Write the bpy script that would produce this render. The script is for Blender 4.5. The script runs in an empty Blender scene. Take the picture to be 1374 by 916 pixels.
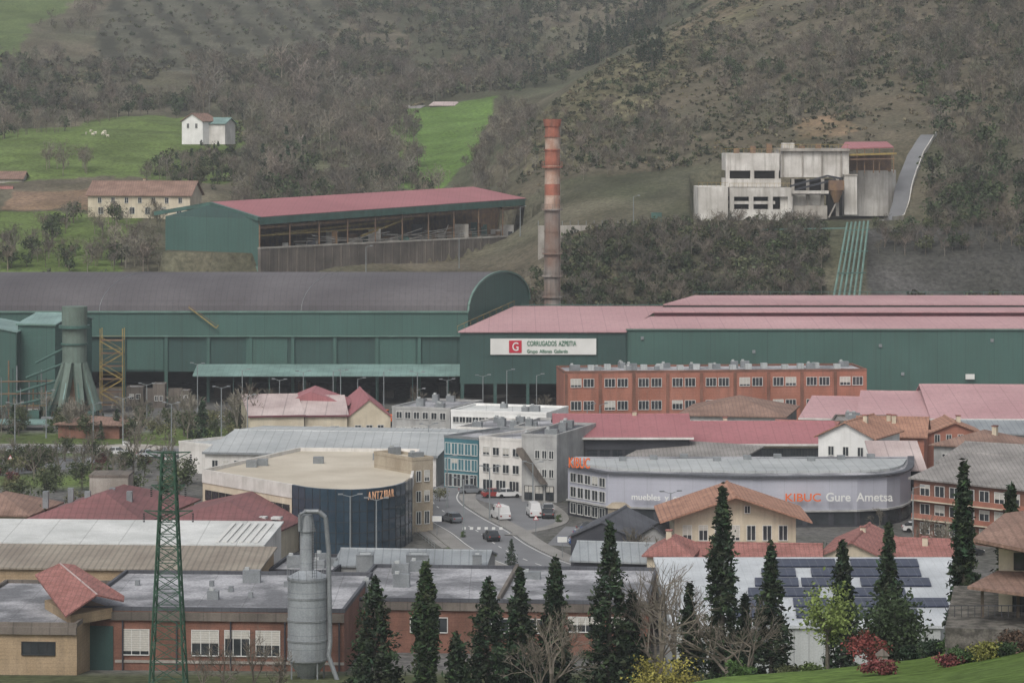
import bpy, math, random
import numpy as np
from mathutils import Vector
random.seed(7); rng=np.random.default_rng(7)
F=4000.; H=60.; C0=687.; R0=170.
# survey helpers: bearing / sight-line measurements + distance -> metres
def X(b,D): return (b-C0)*D/F
def Z(e,D): return H-(e-R0)*D/F
def P(b,e,D): return (X(b,D),D,Z(e,D))
def XY(b,D): return (X(b,D),D)
sc=bpy.context.scene
def lin(h):
    h=h.lstrip('#'); o=[]
    for i in (0,2,4):
        v=int(h[i:i+2],16)/255.; o.append(v/12.92 if v<=.04045 else ((v+.055)/1.055)**2.4)
    return tuple(o)+(1.,)
MATS={}
def mat(name,c,c2=None,scale=.3,rough=.8,metal=0.,streak=0.,lines=(),fine=.18,bump=0.,attr=False,spec=.3,fscale=6.,contrast=.14,transl=0.):
    m=bpy.data.materials.new(name); m.use_nodes=True; nt=m.node_tree; N=nt.nodes; L=nt.links
    bs=N['Principled BSDF']; bs.inputs['Roughness'].default_value=rough; bs.inputs['Metallic'].default_value=metal
    bs.inputs['Specular IOR Level'].default_value=spec
    c=lin(c) if isinstance(c,str) else c
    c2=c if c2 is None else (lin(c2) if isinstance(c2,str) else c2)
    tc=N.new('ShaderNodeTexCoord').outputs['Object']
    def noise(s,det=4,vec=None,r=.55):
        n=N.new('ShaderNodeTexNoise'); n.inputs['Scale'].default_value=s; n.inputs['Detail'].default_value=det
        n.inputs['Roughness'].default_value=r; L.new(vec or tc,n.inputs['Vector']); return n.outputs['Fac']
    def rng_(v,a,b,lo,hi):
        r=N.new('ShaderNodeMapRange'); L.new(v,r.inputs[0]); r.inputs[1].default_value=a;r.inputs[2].default_value=b
        r.inputs[3].default_value=lo;r.inputs[4].default_value=hi; return r.outputs[0]
    def mix(f,a,b,mode='MIX'):
        x=N.new('ShaderNodeMix'); x.data_type='RGBA'; x.blend_type=mode
        if isinstance(f,float): x.inputs[0].default_value=f
        else: L.new(f,x.inputs[0])
        for k,v in ((6,a),(7,b)):
            if isinstance(v,tuple): x.inputs[k].default_value=v
            else: L.new(v,x.inputs[k])
        return x.outputs[2]
    def math_(op,a,b=None):
        x=N.new('ShaderNodeMath'); x.operation=op
        for k,v in ((0,a),(1,b)):
            if v is None: continue
            if isinstance(v,(int,float)): x.inputs[k].default_value=v
            else: L.new(v,x.inputs[k])
        return x.outputs[0]
    col=mix(rng_(noise(scale,5),.5-contrast,.5+contrast,0,1),c,c2)
    if attr:
        a=N.new('ShaderNodeAttribute'); a.attribute_name='Col'; col=mix(1.0,col,a.outputs['Color'],'MULTIPLY')
    fn=noise(fscale,5,r=.7)
    if fine>0:
        f=rng_(fn,.3,.7,1-fine,1+fine)
        vm=N.new('ShaderNodeVectorMath'); vm.operation='SCALE'; L.new(col,vm.inputs[0]); L.new(f,vm.inputs['Scale']); col=vm.outputs[0]
    if streak>0:
        mp=N.new('ShaderNodeMapping'); mp.inputs['Scale'].default_value=(1,1,.07); L.new(tc,mp.inputs[0])
        s=rng_(noise(1.1,5,mp.outputs[0],.65),.48,.72,0,streak)
        g=(c[0]+c[1]+c[2])/3
        col=mix(s,col,((c[0]+g)*.2+.01,(c[1]+g)*.19+.008,(c[2]+g)*.17+.006,1))
    for (v,sp,w,am) in lines:
        d=N.new('ShaderNodeVectorMath'); d.operation='DOT_PRODUCT'; L.new(tc,d.inputs[0]); d.inputs[1].default_value=v
        fr=math_('FRACT',math_('DIVIDE',d.outputs['Value'],sp)); lt=math_('LESS_THAN',fr,w)
        col=mix(math_('MULTIPLY',lt,abs(am)),col,(0.01,.01,.01,1) if am>0 else (.8,.8,.8,1))
    L.new(col,bs.inputs['Base Color'])
    if bump>0:
        bp=N.new('ShaderNodeBump'); bp.inputs['Strength'].default_value=bump; bp.inputs['Distance'].default_value=.1
        L.new(fn,bp.inputs['Height']); L.new(bp.outputs[0],bs.inputs['Normal'])
    MATS[name]=m; return m
VX=(1,0,0); VY=(0,1,0); VZ=(0,0,1)
# --- metal cladding / roofs
mat('green_cladding','#48665f','#3d5851',.06,.6,streak=.3,lines=[(VX,6.,.02,.3),(VX,1.,.12,.08)],contrast=.2)
mat('green_cladding_dark','#3a544f','#314744',.08,.6,streak=.35,lines=[(VX,6.,.03,.3),(VX,1.,.12,.08)],contrast=.2)
mat('green_trim','#668379','#566f67',.2,.5,streak=.3)
mat('weathered_green','#6a7a71','#58655c',.3,.7,streak=.5,contrast=.2)
mat('teal_sheet','#7f9a95','#69817c',.2,.5,streak=.35,lines=[(VX,1.2,.1,.2)])
mat('green_steel','#486860','#3e5750',.4,.5,streak=.2)
mat('vault_roof','#625f61','#4c494c',.05,.8,streak=.4,lines=[(VX,1.3,.1,.25),(VY,3.,.03,.2)],contrast=.2)
mat('pink_roof','#ba9697','#a58082',.04,.7,lines=[(VX,5.,.03,.2),(VX,1.,.15,.06),(VY,9.,.02,.2)],streak=.35,contrast=.22)
mat('red_roof','#a36c6f','#905c60',.05,.7,lines=[(VX,3.,.04,.15),(VX,1.,.15,.08)],streak=.35,contrast=.22)
mat('maroon','#74454c','#603941',.2,.7,streak=.2)
mat('darkred_roof','#855a5a','#664747',.12,.8,lines=[(VX,.9,.2,.2),(VZ,.5,.2,.12)],streak=.45,contrast=.2)
mat('tile_orange','#ad846f','#8b6756',.5,.85,lines=[(VX,.6,.25,.22),(VZ,.22,.2,.15)],fine=.4,contrast=.2,streak=.2)
mat('tile_red','#a07069','#80554e',.5,.85,lines=[(VX,.6,.25,.2),(VZ,.22,.2,.15)],fine=.4,contrast=.2,streak=.25)
mat('tile_brown','#907669','#70594e',.4,.85,lines=[(VX,.7,.25,.2)],fine=.4,contrast=.2,streak=.2)
mat('pale_roof','#bdafab','#a39390',.15,.7,lines=[(VX,4.,.05,.3),(VX,1.,.1,.1)],streak=.2)
mat('grey_metal','#979c9e','#7e8386',.12,.5,.1,lines=[(VX,1.1,.14,.28)],streak=.25)
mat('light_metal','#b6b9b8','#9b9f9f',.12,.55,.1,lines=[(VX,1.6,.1,.25)],streak=.3,contrast=.2)
mat('white_roof','#cbccc9','#b2b4b1',.15,.7,lines=[(VX,5.,.03,.3)],streak=.2)
mat('solar_deck','#bcc0c2','#a4a8ab',.12,.6,lines=[(VX,1.,.08,.12)],streak=.15)
mat('tan_metal','#968d7f','#7f7569',.15,.6,lines=[(VX,.8,.3,.3)],streak=.3)
mat('gravel_roof','#a6a6a9','#68696c',.13,.95,fine=.4,fscale=3,contrast=.1,lines=[(VX,5,.02,.3),(VY,4,.03,.25)])
mat('dark_roof','#56585d','#434449',.2,.7,lines=[(VX,1.,.15,.2)])
mat('beige_roof','#bfb7a8','#a89f8f',.12,.9,fine=.12,contrast=.2)
mat('fibro_roof','#938f8b','#716e6b',.25,.9,lines=[(VX,.6,.25,.25)],fine=.35,contrast=.2,streak=.3)
# --- walls
mat('concrete','#aba69e','#88837b',.2,.9,streak=.65,fine=.2)
mat('concrete_white','#d2cfc9','#b0aca5',.2,.9,streak=.75,fine=.15)
mat('concrete_dark','#756d65','#58524c',.15,.9,streak=.5,lines=[(VX,2.,.08,.3)])
mat('paint_white','#e2e2df','#d2d2cf',.3,.8,streak=.2,fine=.05)
mat('render_white','#d4d1cc','#bcb9b3',.3,.9,streak=.4,fine=.08)
mat('render_cream','#cdc3ae','#b8ad98',.3,.9,streak=.4,fine=.08)
mat('render_grey','#ababa8','#919190',.3,.9,streak=.45,fine=.1)
mat('facade_grey','#b0b1ba','#a3a4ae',.1,.5,lines=[(VX,3.4,.015,.25),(VZ,1.2,.03,.12)],fine=.05,streak=.12)
mat('dark_wall','#424348','#33343a',.2,.7,streak=.3)
mat('brick_red','#a36f5e','#905e4d',.15,.9,streak=.4,lines=[(VZ,.6,.12,.12)],fine=.2)
mat('brick_brown','#845e50','#6a4b3f',.25,.9,streak=.45,lines=[(VZ,.5,.12,.15)],fine=.25)
mat('brick_yellow','#a79277','#8e7b61',.25,.9,streak=.4,lines=[(VZ,.4,.15,.15)],fine=.25)
mat('beige_stone','#aba08e','#948876',.3,.9,streak=.25,lines=[(VZ,1.5,.04,.3)])
mat('stone_wall','#6d6962','#46443f',1.2,.95,fine=.4,contrast=.1,streak=.4)
mat('frame_white','#c4c4c0',rough=.6); mat('frame_dark','#2e2f30',rough=.5)
mat('glass_dark',(.02,.024,.028,1),(.045,.05,.055,1),.6,.12,spec=.6,fine=0)
mat('glass_blue',(.02,.04,.06,1),(.035,.06,.085,1),.25,.08,spec=.8,fine=0)
mat('glass_teal',(.05,.14,.17,1),(.08,.2,.23,1),.6,.15,spec=.7,fine=0)
mat('shutter','#b9b6ae',lines=[(VZ,.25,.3,.25)])
mat('interior_shade','#2c2825','#1f1c1a')  # dark base colour stands in for shade inside openings
mat('rust_machine','#6a564a','#846a4e',.6,.8,streak=.4)
mat('yellow_steel','#a08b50','#7d6c44',.5,.6,streak=.4)
mat('chimney_red','#a86a57','#8f5c4b',.5,.85,streak=.8,contrast=.12)
mat('chimney_white','#bda99a','#a27f6c',.35,.85,streak=.9,contrast=.12)
mat('chimney_grey','#8b847e','#7d675b',.2,.9,streak=.8)
mat('silo_metal','#a3a8ac','#8b9094',.3,.45,.3,lines=[(VZ,1.5,.04,.3)],streak=.45)
mat('galvanised','#8c9092','#777b7d',.5,.5,.3)
mat('pylon_paint','#3d5b49','#2f4a3b',.8,.6)
mat('lamp_metal','#858a8b',rough=.5,metal=.2)
mat('sign_white','#d6d6d2','#cbcbc6',.2,.6,fine=.03)
mat('sign_green','#2d6a4e',fine=0); mat('sign_red','#b32b3c',fine=0); mat('orange_letter','#d96a33',fine=0); mat('cream_letter','#e0b08c',fine=0)
mat('solar','#2a3145','#22283a',.5,.4,spec=.3,lines=[(VX,1.,.05,-.12),(VY,1.65,.04,-.12)],fine=.05)
# ground
mat('asphalt','#7b7c7e','#646567',.08,.95,fine=.15,contrast=.2)
mat('pavement_concrete','#8c8a86','#7a7874',.2,.95,fine=.15,lines=[(VX,1,.05,.12),(VY,1,.05,.12)])
mat('road_paint','#c9c9c4',fine=.2)
mat('terrain_surface',(1,1,1,1),(.68,.69,.64,1),.05,1.,attr=True,fine=.6,fscale=.8,bump=.8,spec=.05,contrast=.12)
mat('tyre','#1c1c1d'); 
for n,c in (('car_white','#d0d0cf'),('car_grey','#6e7276'),('car_black','#26282b'),('car_red','#8b3530'),('car_blue','#2f4a78'),('car_silver','#a5a8ab')):
    mat(n,c,rough=.25,spec=.6,fine=0)
mat('foliage',(1,1,1,1),(.7,.73,.65,1),.8,.9,attr=True,fine=.2,spec=.1)
mat('bark','#6a5f55','#4e463e',1.5,.95,fine=.3)
mat('wool','#cfc8b8')

class B:
    def __init__(s,name): s.name=name; s.parts={}; s.extra=[]
    def add(s,part,m,vs,fs):
        V,Fc=s.parts.setdefault((part,m),([],[])); o=len(V); V.extend(vs); Fc.extend([tuple(i+o for i in f) for f in fs])
    def box(s,part,m,a,b):
        (x0,y0,z0),(x1,y1,z1)=a,b
        s.add(part,m,[(x0,y0,z0),(x1,y0,z0),(x1,y1,z0),(x0,y1,z0),(x0,y0,z1),(x1,y0,z1),(x1,y1,z1),(x0,y1,z1)],
          [(0,3,2,1),(4,5,6,7),(0,1,5,4),(1,2,6,5),(2,3,7,6),(3,0,4,7)])
    def prism(s,part,m,poly,z0,z1):
        n=len(poly); s.add(part,m,[(p[0],p[1],z0) for p in poly]+[(p[0],p[1],z1) for p in poly],
          [tuple(reversed(range(n))),tuple(range(n,2*n))]+[(i,(i+1)%n,n+(i+1)%n,n+i) for i in range(n)])
    def fb(s,part,m,p,d,n,a0,a1,o0,o1,z0,z1):
        q=lambda a,o:(p[0]+d[0]*a+n[0]*o,p[1]+d[1]*a+n[1]*o)
        s.prism(part,m,[q(a0,o1),q(a1,o1),q(a1,o0),q(a0,o0)],z0,z1)
    def extr(s,part,m,p,e,w,a0,a1,prof):
        n=len(prof); V=[]
        for a in (a0,a1):
            for (t,z) in prof: V.append((p[0]+e[0]*a+w[0]*t,p[1]+e[1]*a+w[1]*t,z))
        s.add(part,m,V,[tuple(range(n)),tuple(reversed(range(n,2*n)))]+[(i,n+i,n+(i+1)%n,(i+1)%n) for i in range(n)])
    def cyl(s,part,m,c,r0,r1,z0,z1,n=20):
        V=[(c[0]+r*math.cos(2*math.pi*i/n),c[1]+r*math.sin(2*math.pi*i/n),z) for r,z in ((r0,z0),(r1,z1)) for i in range(n)]
        s.add(part,m,V,[tuple(reversed(range(n))),tuple(range(n,2*n))]+[(i,(i+1)%n,n+(i+1)%n,n+i) for i in range(n)])
    def beam(s,part,m,p,q,w=.1,n=4):
        p=Vector(p);q=Vector(q);d=(q-p).normalized(); u=d.cross(Vector((0,0,1)))
        if u.length<.01:u=Vector((1,0,0))
        u.normalize(); v=d.cross(u); V=[]
        for c in (p,q):
            for i in range(n):
                a=2*math.pi*(i+.5)/n; V.append(tuple(c+u*math.cos(a)*w*.7+v*math.sin(a)*w*.7))
        s.add(part,m,V,[tuple(range(n)),tuple(reversed(range(n,2*n)))]+[(i,n+i,n+(i+1)%n,(i+1)%n) for i in range(n)])
    def text(s,txt,m,pos,width,ang=0.,height=None,off=.03):
        s.extra.append((txt,m,pos,width,ang,height,off))
    def done(s,loc=None,rot=0.,scale=1.):
        objs=[]
        single=len(s.parts)==1 and not s.extra
        for (part,m),(V,Fc) in s.parts.items():
            me=bpy.data.meshes.new(part); me.from_pydata(V,[],Fc); me.materials.append(MATS[m]); me.validate(); me.update()
            o=bpy.data.objects.new(s.name if single else part,me); sc.collection.objects.link(o); objs.append(o)
        if single: r=objs[0]
        else:
            r=bpy.data.objects.new(s.name,None); sc.collection.objects.link(r)
            for o in objs: o.parent=r
            for (txt,m,pos,width,ang,height,off) in s.extra:
                cu=bpy.data.curves.new('lettering','FONT'); cu.body=txt; cu.size=1.; cu.extrude=off; cu.space_word=1.7; cu.offset=.01; cu.materials.append(MATS[m])
                o=bpy.data.objects.new('lettering',cu); sc.collection.objects.link(o); bpy.context.view_layer.update()
                k=width/max(o.dimensions.x,.01); ky=k if height is None else height/max(o.dimensions.y,.01)
                o.scale=(k,ky,1); o.location=pos; o.rotation_euler=(math.pi/2,0,ang); o.parent=r
        if loc: r.location=loc
        r.rotation_euler[2]=rot; r.scale=(scale,)*3
        return r
def unit(a,b):
    d=(b[0]-a[0],b[1]-a[1]); l=math.hypot(*d); return (d[0]/l,d[1]/l),l
def windows(b,c0,c1,t0,t1,n,z0,z1,frac=.6,frame='frame_white',glass='glass_dark',mull=True,fw=.09,shut=0.):
    d,l=unit(c0,c1); nn=(d[1],-d[0]); s=(t1-t0)*l/n
    for i in range(n):
        c=t0*l+s*(i+.5); w=s*frac/2
        g=glass
        b.fb('windows',g,c0,d,nn,c-w,c+w,.0,.03,z0,z1)
        b.fb('window_frames',frame,c0,d,nn,c-w-fw,c-w,.0,.1,z0-fw,z1+fw); b.fb('window_frames',frame,c0,d,nn,c+w,c+w+fw,.0,.1,z0-fw,z1+fw)
        b.fb('window_frames',frame,c0,d,nn,c-w,c+w,.0,.1,z1,z1+fw); b.fb('window_sills',frame,c0,d,nn,c-w,c+w,.0,.17,z0-fw,z0)
        if mull:
            k=max(1,int(round(2*w/1.2)))
            for j in range(1,k+1):
                a=c-w+2*w*j/(k+1); b.fb('mullions',frame,c0,d,nn,a-.04,a+.04,.03,.07,z0,z1)
        if random.random()<max(shut,.15):
            hh=(z1-z0)*random.uniform(.3,.9); b.fb('shutters','shutter',c0,d,nn,c-w,c+w,.03,.06,z1-hh,z1)
def building(name,b0,D0,b1,D1,depth,zt,wall,roof,kind='gable_x',rise=2.,over=.5,wins=(),z0=-.3,th=.22,ridge=.5,chim=0,trim=None,fin=True,acs=0,parapet=.45):
    b=B(name); c0=XY(b0,D0); c1=XY(b1,D1); d,l=unit(c0,c1); bk=(-d[1],d[0])
    c2=(c1[0]+bk[0]*depth,c1[1]+bk[1]*depth); c3=(c0[0]+bk[0]*depth,c0[1]+bk[1]*depth); cs=[c0,c1,c2,c3]
    b.prism('walls',wall,cs,z0,zt); nn=(d[1],-d[0])
    tr=trim or wall
    if kind in('gable_x','gable_y'):
        if kind=='gable_x': e,w,span,ln=d,bk,depth,l
        else: e,w,span,ln=bk,d,l,depth
        m=span*ridge; s1=rise/m; s2=rise/(span-m)
        b.extr('gables',wall,c0,e,w,.0,ln,[(0.02,zt),(span-.02,zt),(m,zt+rise-.03)])
        b.extr('roof',roof,c0,e,w,-over,ln+over,[(-over,zt-over*s1),(m,zt+rise),(span+over,zt-over*s2),(span+over,zt-over*s2+th),(m,zt+rise+th),(-over,zt-over*s1+th)])
        b.extr('ridge_cap',roof,c0,e,w,-over-.02,ln+over+.02,[(m-.25,zt+rise+th-.04),(m+.25,zt+rise+th-.04),(m+.1,zt+rise+th+.12),(m-.1,zt+rise+th+.12)])
        if trim:
            b.extr('gutter',trim,c0,e,w,-over,ln+over,[(-over-.15,zt-over*s1-.1),(-over-.005,zt-over*s1-.1),(-over-.005,zt-over*s1+th+.02),(-over-.15,zt-over*s1+th+.02)])
    elif kind=='hip':
        m=min(depth,l)/2; k=rise/m; o=over; q=lambda a,t,z:(c0[0]+d[0]*a+bk[0]*t,c0[1]+d[1]*a+bk[1]*t,z)
        ze=zt-.02
        if l>=depth: r0=q(m,depth/2,zt+rise);r1=q(l-m,depth/2,zt+rise); fs=[(4,5,9,8),(5,6,9),(6,7,8,9),(7,4,8)]
        else: r0=q(l/2,m,zt+rise);r1=q(l/2,depth-m,zt+rise); fs=[(4,5,8),(5,6,9,8),(6,7,9),(7,4,8,9)]
        V=[q(-o,-o,ze),q(l+o,-o,ze),q(l+o,depth+o,ze),q(-o,depth+o,ze),q(-o,-o,ze+th),q(l+o,-o,ze+th),q(l+o,depth+o,ze+th),q(-o,depth+o,ze+th),r0,r1]
        b.add('roof',roof,V,[(3,2,1,0),(0,1,5,4),(1,2,6,5),(2,3,7,6),(3,0,4,7)]+fs)
    elif kind=='mono':
        s1=rise/depth
        b.extr('gables',wall,c0,d,bk,0,l,[(0.02,zt),(depth-.02,zt),(depth-.02,zt+rise-.03)])
        b.extr('roof',roof,c0,d,bk,-over,l+over,[(-over,zt-over*s1),(depth+over,zt+rise+over*s1),(depth+over,zt+rise+over*s1+th),(-over,zt-over*s1+th)])
    elif kind=='flat':
        b.fb('roof',roof,c0,d,nn,.3,l-.3,-depth+.3,-.3,zt-.1,zt+.05)
        for (a0,a1,o0,o1) in ((-.05,l+.05,-.3,.05),(-.05,l+.05,-depth-.05,-depth+.3)): b.fb('parapet',tr,c0,d,nn,a0,a1,o0,o1,zt,zt+parapet)
        for (a0,a1) in ((-.05,.3),(l-.3,l+.05)): b.fb('parapet_side',tr,c0,d,nn,a0,a1,-depth+.3,-.3,zt,zt+parapet)
        for i in range(acs):
            a=random.uniform(1,l-2.5); o=-random.uniform(1,depth-2); hh=random.uniform(.8,1.6)
            b.fb('roof_units','galvanised',c0,d,nn,a,a+random.uniform(1,2.2),o-1,o,zt+.05,zt+hh)
            b.fb('roof_unit_caps','light_metal',c0,d,nn,a+.2,a+.7,o-.8,o-.3,zt+hh,zt+hh+.3)
    for i in range(chim):
        a=random.uniform(.2,.8)*l; t=-random.uniform(.3,.6)*depth
        b.fb('chimney_stack','render_cream',c0,d,nn,a,a+.7,t-.7,t,zt,zt+rise+.7); b.fb('chimney_cap','tile_red',c0,d,nn,a-.1,a+.8,t-.8,t+.1,zt+rise+.7,zt+rise+.85)
    for wspec in wins:
        wi=wspec[0]; windows(b,cs[wi],cs[(wi+1)%4],*wspec[1:-1],**wspec[-1])
    b.c=cs; b.d=d; b.bk=bk; b.n=nn; b.l=l; b.zt=zt
    if fin: b.done()
    return b
# ================= TERRAIN =================
COL=np.array([-1000,0,200,330,450,560,640,700,760,830,970,1100,1240,1374,2400.])
T={20:[50]*15,150:[28]*10+[29,30,30.5,31,31],200:[20]*9+[21,22,22.6,23.2,24.5,25],225:[16]*5+[17]*4+[17.3,18.8,19.3,20.2,22,23],
245:[12]*9+[12.5,13.5,14,15.5,20,21],262:[9]*10+[9.5,9.5,10,12,12],300:[3]*15,330:[0]*15,690:[0]*15,705:[2]*8+[2]*7,
720:[12,12,12,12,10,10,10,11,13,14,14,14,14,15,15],745:[19,19,19,19,18,17,17,19,25,27,28,28,28,29,29],
765:[24,24,24,24,24,21,20,22,31,34,35,35,35,36,36],780:[26,26,26,26,26,22,21,24,33,35.3,35.5,35.5,38,42,44],
850:[34,34,34,32,30,28,28,36,45,47,50,52,56,60,64],950:[45,45,45,43,41,38,39,63,62,62,66,71,76,82,90],
1050:[57,57,58,53,52,47,48,61,74,80,83,89,96,104,115],1200:[66,66,67,64,66,64,66,67,71,90,108,120,130,138,150],
1400:[100,97,94,92,94,89,90,91,93,98,126,152,162,170,180],1700:[150,144,138,137,137,132,131,136,140,146,160,190,200,210,220],2400:[240,235,230,225,225,220,220,222,225,230,240,260,270,280,290]}
DR=np.array(sorted(T)); TB=np.array([T[k] for k in sorted(T)],float)
US=np.linspace(-.46,.46,720); DS=np.concatenate([np.arange(20,690,10),np.arange(690,1350,3),np.arange(1350,2401,10)]).astype(float)
def hsh(i,j,s): 
    v=np.sin(i*127.1+j*311.7+s*74.7)*43758.5453; return v-np.floor(v)
def vn(x,y,sz,s=0):
    x=x/sz;y=y/sz;i=np.floor(x);j=np.floor(y);fx=x-i;fy=y-j;fx=fx*fx*(3-2*fx);fy=fy*fy*(3-2*fy)
    return (hsh(i,j,s)*(1-fx)+hsh(i+1,j,s)*fx)*(1-fy)+(hsh(i,j+1,s)*(1-fx)+hsh(i+1,j+1,s)*fx)*fy
def fbm(x,y,sz,s=0,o=4):
    t=0;a=1;w=0
    for k in range(o): t=t+a*vn(x,y,sz/2**k,s+k*13);w+=a;a*=.55
    return t/w
def inpoly(px,py,poly):
    r=np.zeros(np.shape(px),bool);n=len(poly)
    for i in range(n):
        x0,y0=poly[i];x1,y1=poly[(i+1)%n]
        c=((y0>py)!=(y1>py))&(px<(x1-x0)*(py-y0)/((y1-y0) if y1!=y0 else 1e-9)+x0); r^=c
    return r
bear=C0+US*F
tmp=np.array([np.interp(bear,COL,row) for row in TB])
ZG=np.array([np.interp(DS,DR,tmp[:,j]) for j in range(len(US))]).T
def blur(A,k,ax):
    pad=[(0,0),(0,0)];pad[ax]=(k,k);Bp=np.pad(A,pad,mode='edge');out=0
    for i in range(2*k+1): out=out+np.take(Bp,range(i,i+A.shape[ax]),axis=ax)
    return out/(2*k+1)
ZB=blur(blur(ZG,9,1),4,0); ZB=blur(blur(ZB,7,1),3,0); wf=np.clip((DS-700)/80,0,1)[:,None]
ZG=ZG*(1-wf)+ZB*wf
UU,DD=np.meshgrid(US,DS); XX=UU*DD; BB=C0+UU*F
ZG+=wf*np.clip((DD-780)/150,0,1)*((fbm(XX,DD,90,3)-.5)*9+(fbm(XX,DD,22,9)-.5)*3)
ZG+=np.where((DD>700),(fbm(XX,DD,12,5)-.5)*1.2,0)
def flat(poly,z,ZG):
    return np.where(inpoly(BB,DD,poly),z,ZG)
ZG=flat([(215,752),(350,748),(725,835),(660,905),(230,800)],28.2,ZG)
ZG=flat([(925,772),(1215,772),(1225,840),(925,840)],35.4,ZG)
ZG=flat([(755,766),(930,766),(930,780),(755,780)],34.,ZG)
def hgt(x,y):
    x=np.asarray(x,float);y=np.asarray(y,float);u=x/y
    fi=np.clip(np.interp(y,DS,np.arange(len(DS))),0,len(DS)-1.001);fj=np.clip((u-US[0])/(US[1]-US[0]),0,len(US)-1.001)
    i=fi.astype(int);j=fj.astype(int);a=fi-i;b=fj-j
    return ZG[i,j]*(1-a)*(1-b)+ZG[i+1,j]*a*(1-b)+ZG[i,j+1]*(1-a)*b+ZG[i+1,j+1]*a*b
# land-cover colours
def C(*v): return np.array(v)
n1=fbm(XX,DD,70,21)[...,None];n2=fbm(XX,DD,14,31)[...,None];n3=fbm(XX,DD,5,41,2)[...,None]
k1=np.clip((n1-.35)*3,0,1)
scrub=C(.135,.118,.086)*(1-k1)+C(.082,.085,.055)*k1; scrub=scrub*(.5+n2)
col=scrub.copy()
def paint(poly,c,c2=None,jit=10,amt=1.):
    global col
    jx=(fbm(XX,DD,25,51)-.5)*jit*3; jy=(fbm(XX,DD,25,61)-.5)*jit*4
    m=inpoly(BB+jx,DD+jy,poly)[...,None]*amt
    cc=C(*c); cc2=C(*(c2 or c)); k=np.clip((n2*.6+n3*.4-.3)*2.4,0,1)
    col=col*(1-m)+m*(cc*(1-k)+cc2*k)
G1=(.135,.19,.058);G2=(.10,.135,.046)
paint([(690,860),(940,845),(1330,845),(1500,1500),(960,1300),(720,980)],(.155,.13,.095),(.09,.083,.058),amt=.8)
paint([(-900,925),(130,925),(305,925),(325,1060),(330,1150),(200,1160),(60,1080),(-900,1010)],G1,G2)
paint([(-900,755),(160,760),(190,850),(0,860),(-900,860)],G1,G2)
paint([(330,860),(470,900),(480,1090),(330,1120)],(.12,.14,.068),(.10,.10,.065),amt=.7)
paint([(520,960),(522,1215),(665,1225),(655,1120),(635,1020),(590,960)],(.13,.215,.055),(.11,.175,.05),jit=4)
paint([(-900,1330),(30,1330),(40,1480),(140,1700),(-900,1900)],(.12,.16,.06),(.095,.13,.052))
paint([(0,862),(115,866),(118,905),(20,900)],(.26,.18,.12),(.20,.14,.10),jit=3)
paint([(705,900),(780,880),(830,930),(960,1080),(1060,1230),(960,1300),(830,1180),(715,980)],(.185,.17,.10),(.13,.12,.072),amt=.8)
paint([(900,1180),(1060,1180),(1200,1400),(1000,1500)],(.20,.155,.11),(.15,.125,.085),amt=.7)
paint([(1070,872),(1150,872),(1145,906),(1075,898)],(.28,.19,.12),(.17,.14,.09),jit=8,amt=.7)
paint([(560,1400),(680,1380),(720,1700),(520,1700)],(.085,.088,.058),(.075,.074,.05))
paint([(120,1340),(430,1340),(480,1800),(160,1800)],(.115,.112,.083),(.09,.09,.067))
paint([(1165,715),(1500,715),(1500,764),(1165,764)],(.09,.087,.082),(.055,.054,.05),jit=2)
rows=(np.sin((XX*.45+DD+(n2[...,0]-.5)*6)/9*2*np.pi)>.2)&inpoly(BB,DD,[(120,1340),(430,1340),(480,1800),(160,1800)])
col=np.where(rows[...,None],col*.55,col)
rows=(np.sin((DD-XX*.7+(n2[...,0]-.5)*5)/7*2*np.pi)>.3)&inpoly(BB,DD,[(705,900),(780,880),(830,930),(960,1080),(1060,1230),(960,1300),(830,1180),(715,980)])
col=np.where(rows[...,None],col*.66,col)
# valley floor
fl=((DD>=322)&(DD<706))[...,None]
col=np.where(fl,C(.14,.137,.132)*(.6+.8*n2),col)
def vfloor(poly): 
    paint(poly,G1,(.10,.125,.055),jit=1.5)
vfloor([(-400,545),(60,545),(330,560),(330,600),(150,585),(-400,590)]);vfloor([(-300,500),(150,500),(140,520),(-300,520)])
vfloor([(590,432),(632,425),(650,440),(612,458)])
near=(DD<322)[...,None]; col=np.where(near,(C(.10,.115,.055)*(1-n2)+C(.07,.075,.045)*n2),col)
paint([(880,100),(2600,100),(2600,236),(1250,236),(1100,233),(880,228)],(.13,.20,.05),(.10,.15,.045),jit=1)
def quadmesh(name,V,Q,cols,m,smooth=False):
    me=bpy.data.meshes.new(name);V=np.ascontiguousarray(V,dtype=np.float32);Q=np.ascontiguousarray(Q,dtype=np.int32)
    me.vertices.add(len(V));me.vertices.foreach_set('co',V.ravel());me.loops.add(Q.size);me.loops.foreach_set('vertex_index',Q.ravel())
    me.polygons.add(len(Q));me.polygons.foreach_set('loop_start',np.arange(0,Q.size,4,dtype=np.int32))
    try: me.polygons.foreach_set('loop_total',np.full(len(Q),4,dtype=np.int32))
    except Exception: pass
    me.polygons.foreach_set('use_smooth',np.full(len(Q),smooth))
    me.update(calc_edges=True)
    if cols is not None:
        a=me.color_attributes.new('Col','FLOAT_COLOR','POINT'); cc=np.ones((len(V),4),np.float32);cc[:,:3]=cols; a.data.foreach_set('color',cc.ravel())
    me.materials.append(MATS[m]); o=bpy.data.objects.new(name,me); sc.collection.objects.link(o); return o
nr,ncol=ZG.shape; idx=np.arange(nr*ncol).reshape(nr,ncol)
Q=np.stack([idx[:-1,:-1],idx[:-1,1:],idx[1:,1:],idx[1:,:-1]],-1).reshape(-1,4)
quadmesh('terrain',np.stack([XX,DD,ZG],-1).reshape(-1,3),Q,col.reshape(-1,3),'terrain_surface',True)
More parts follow.
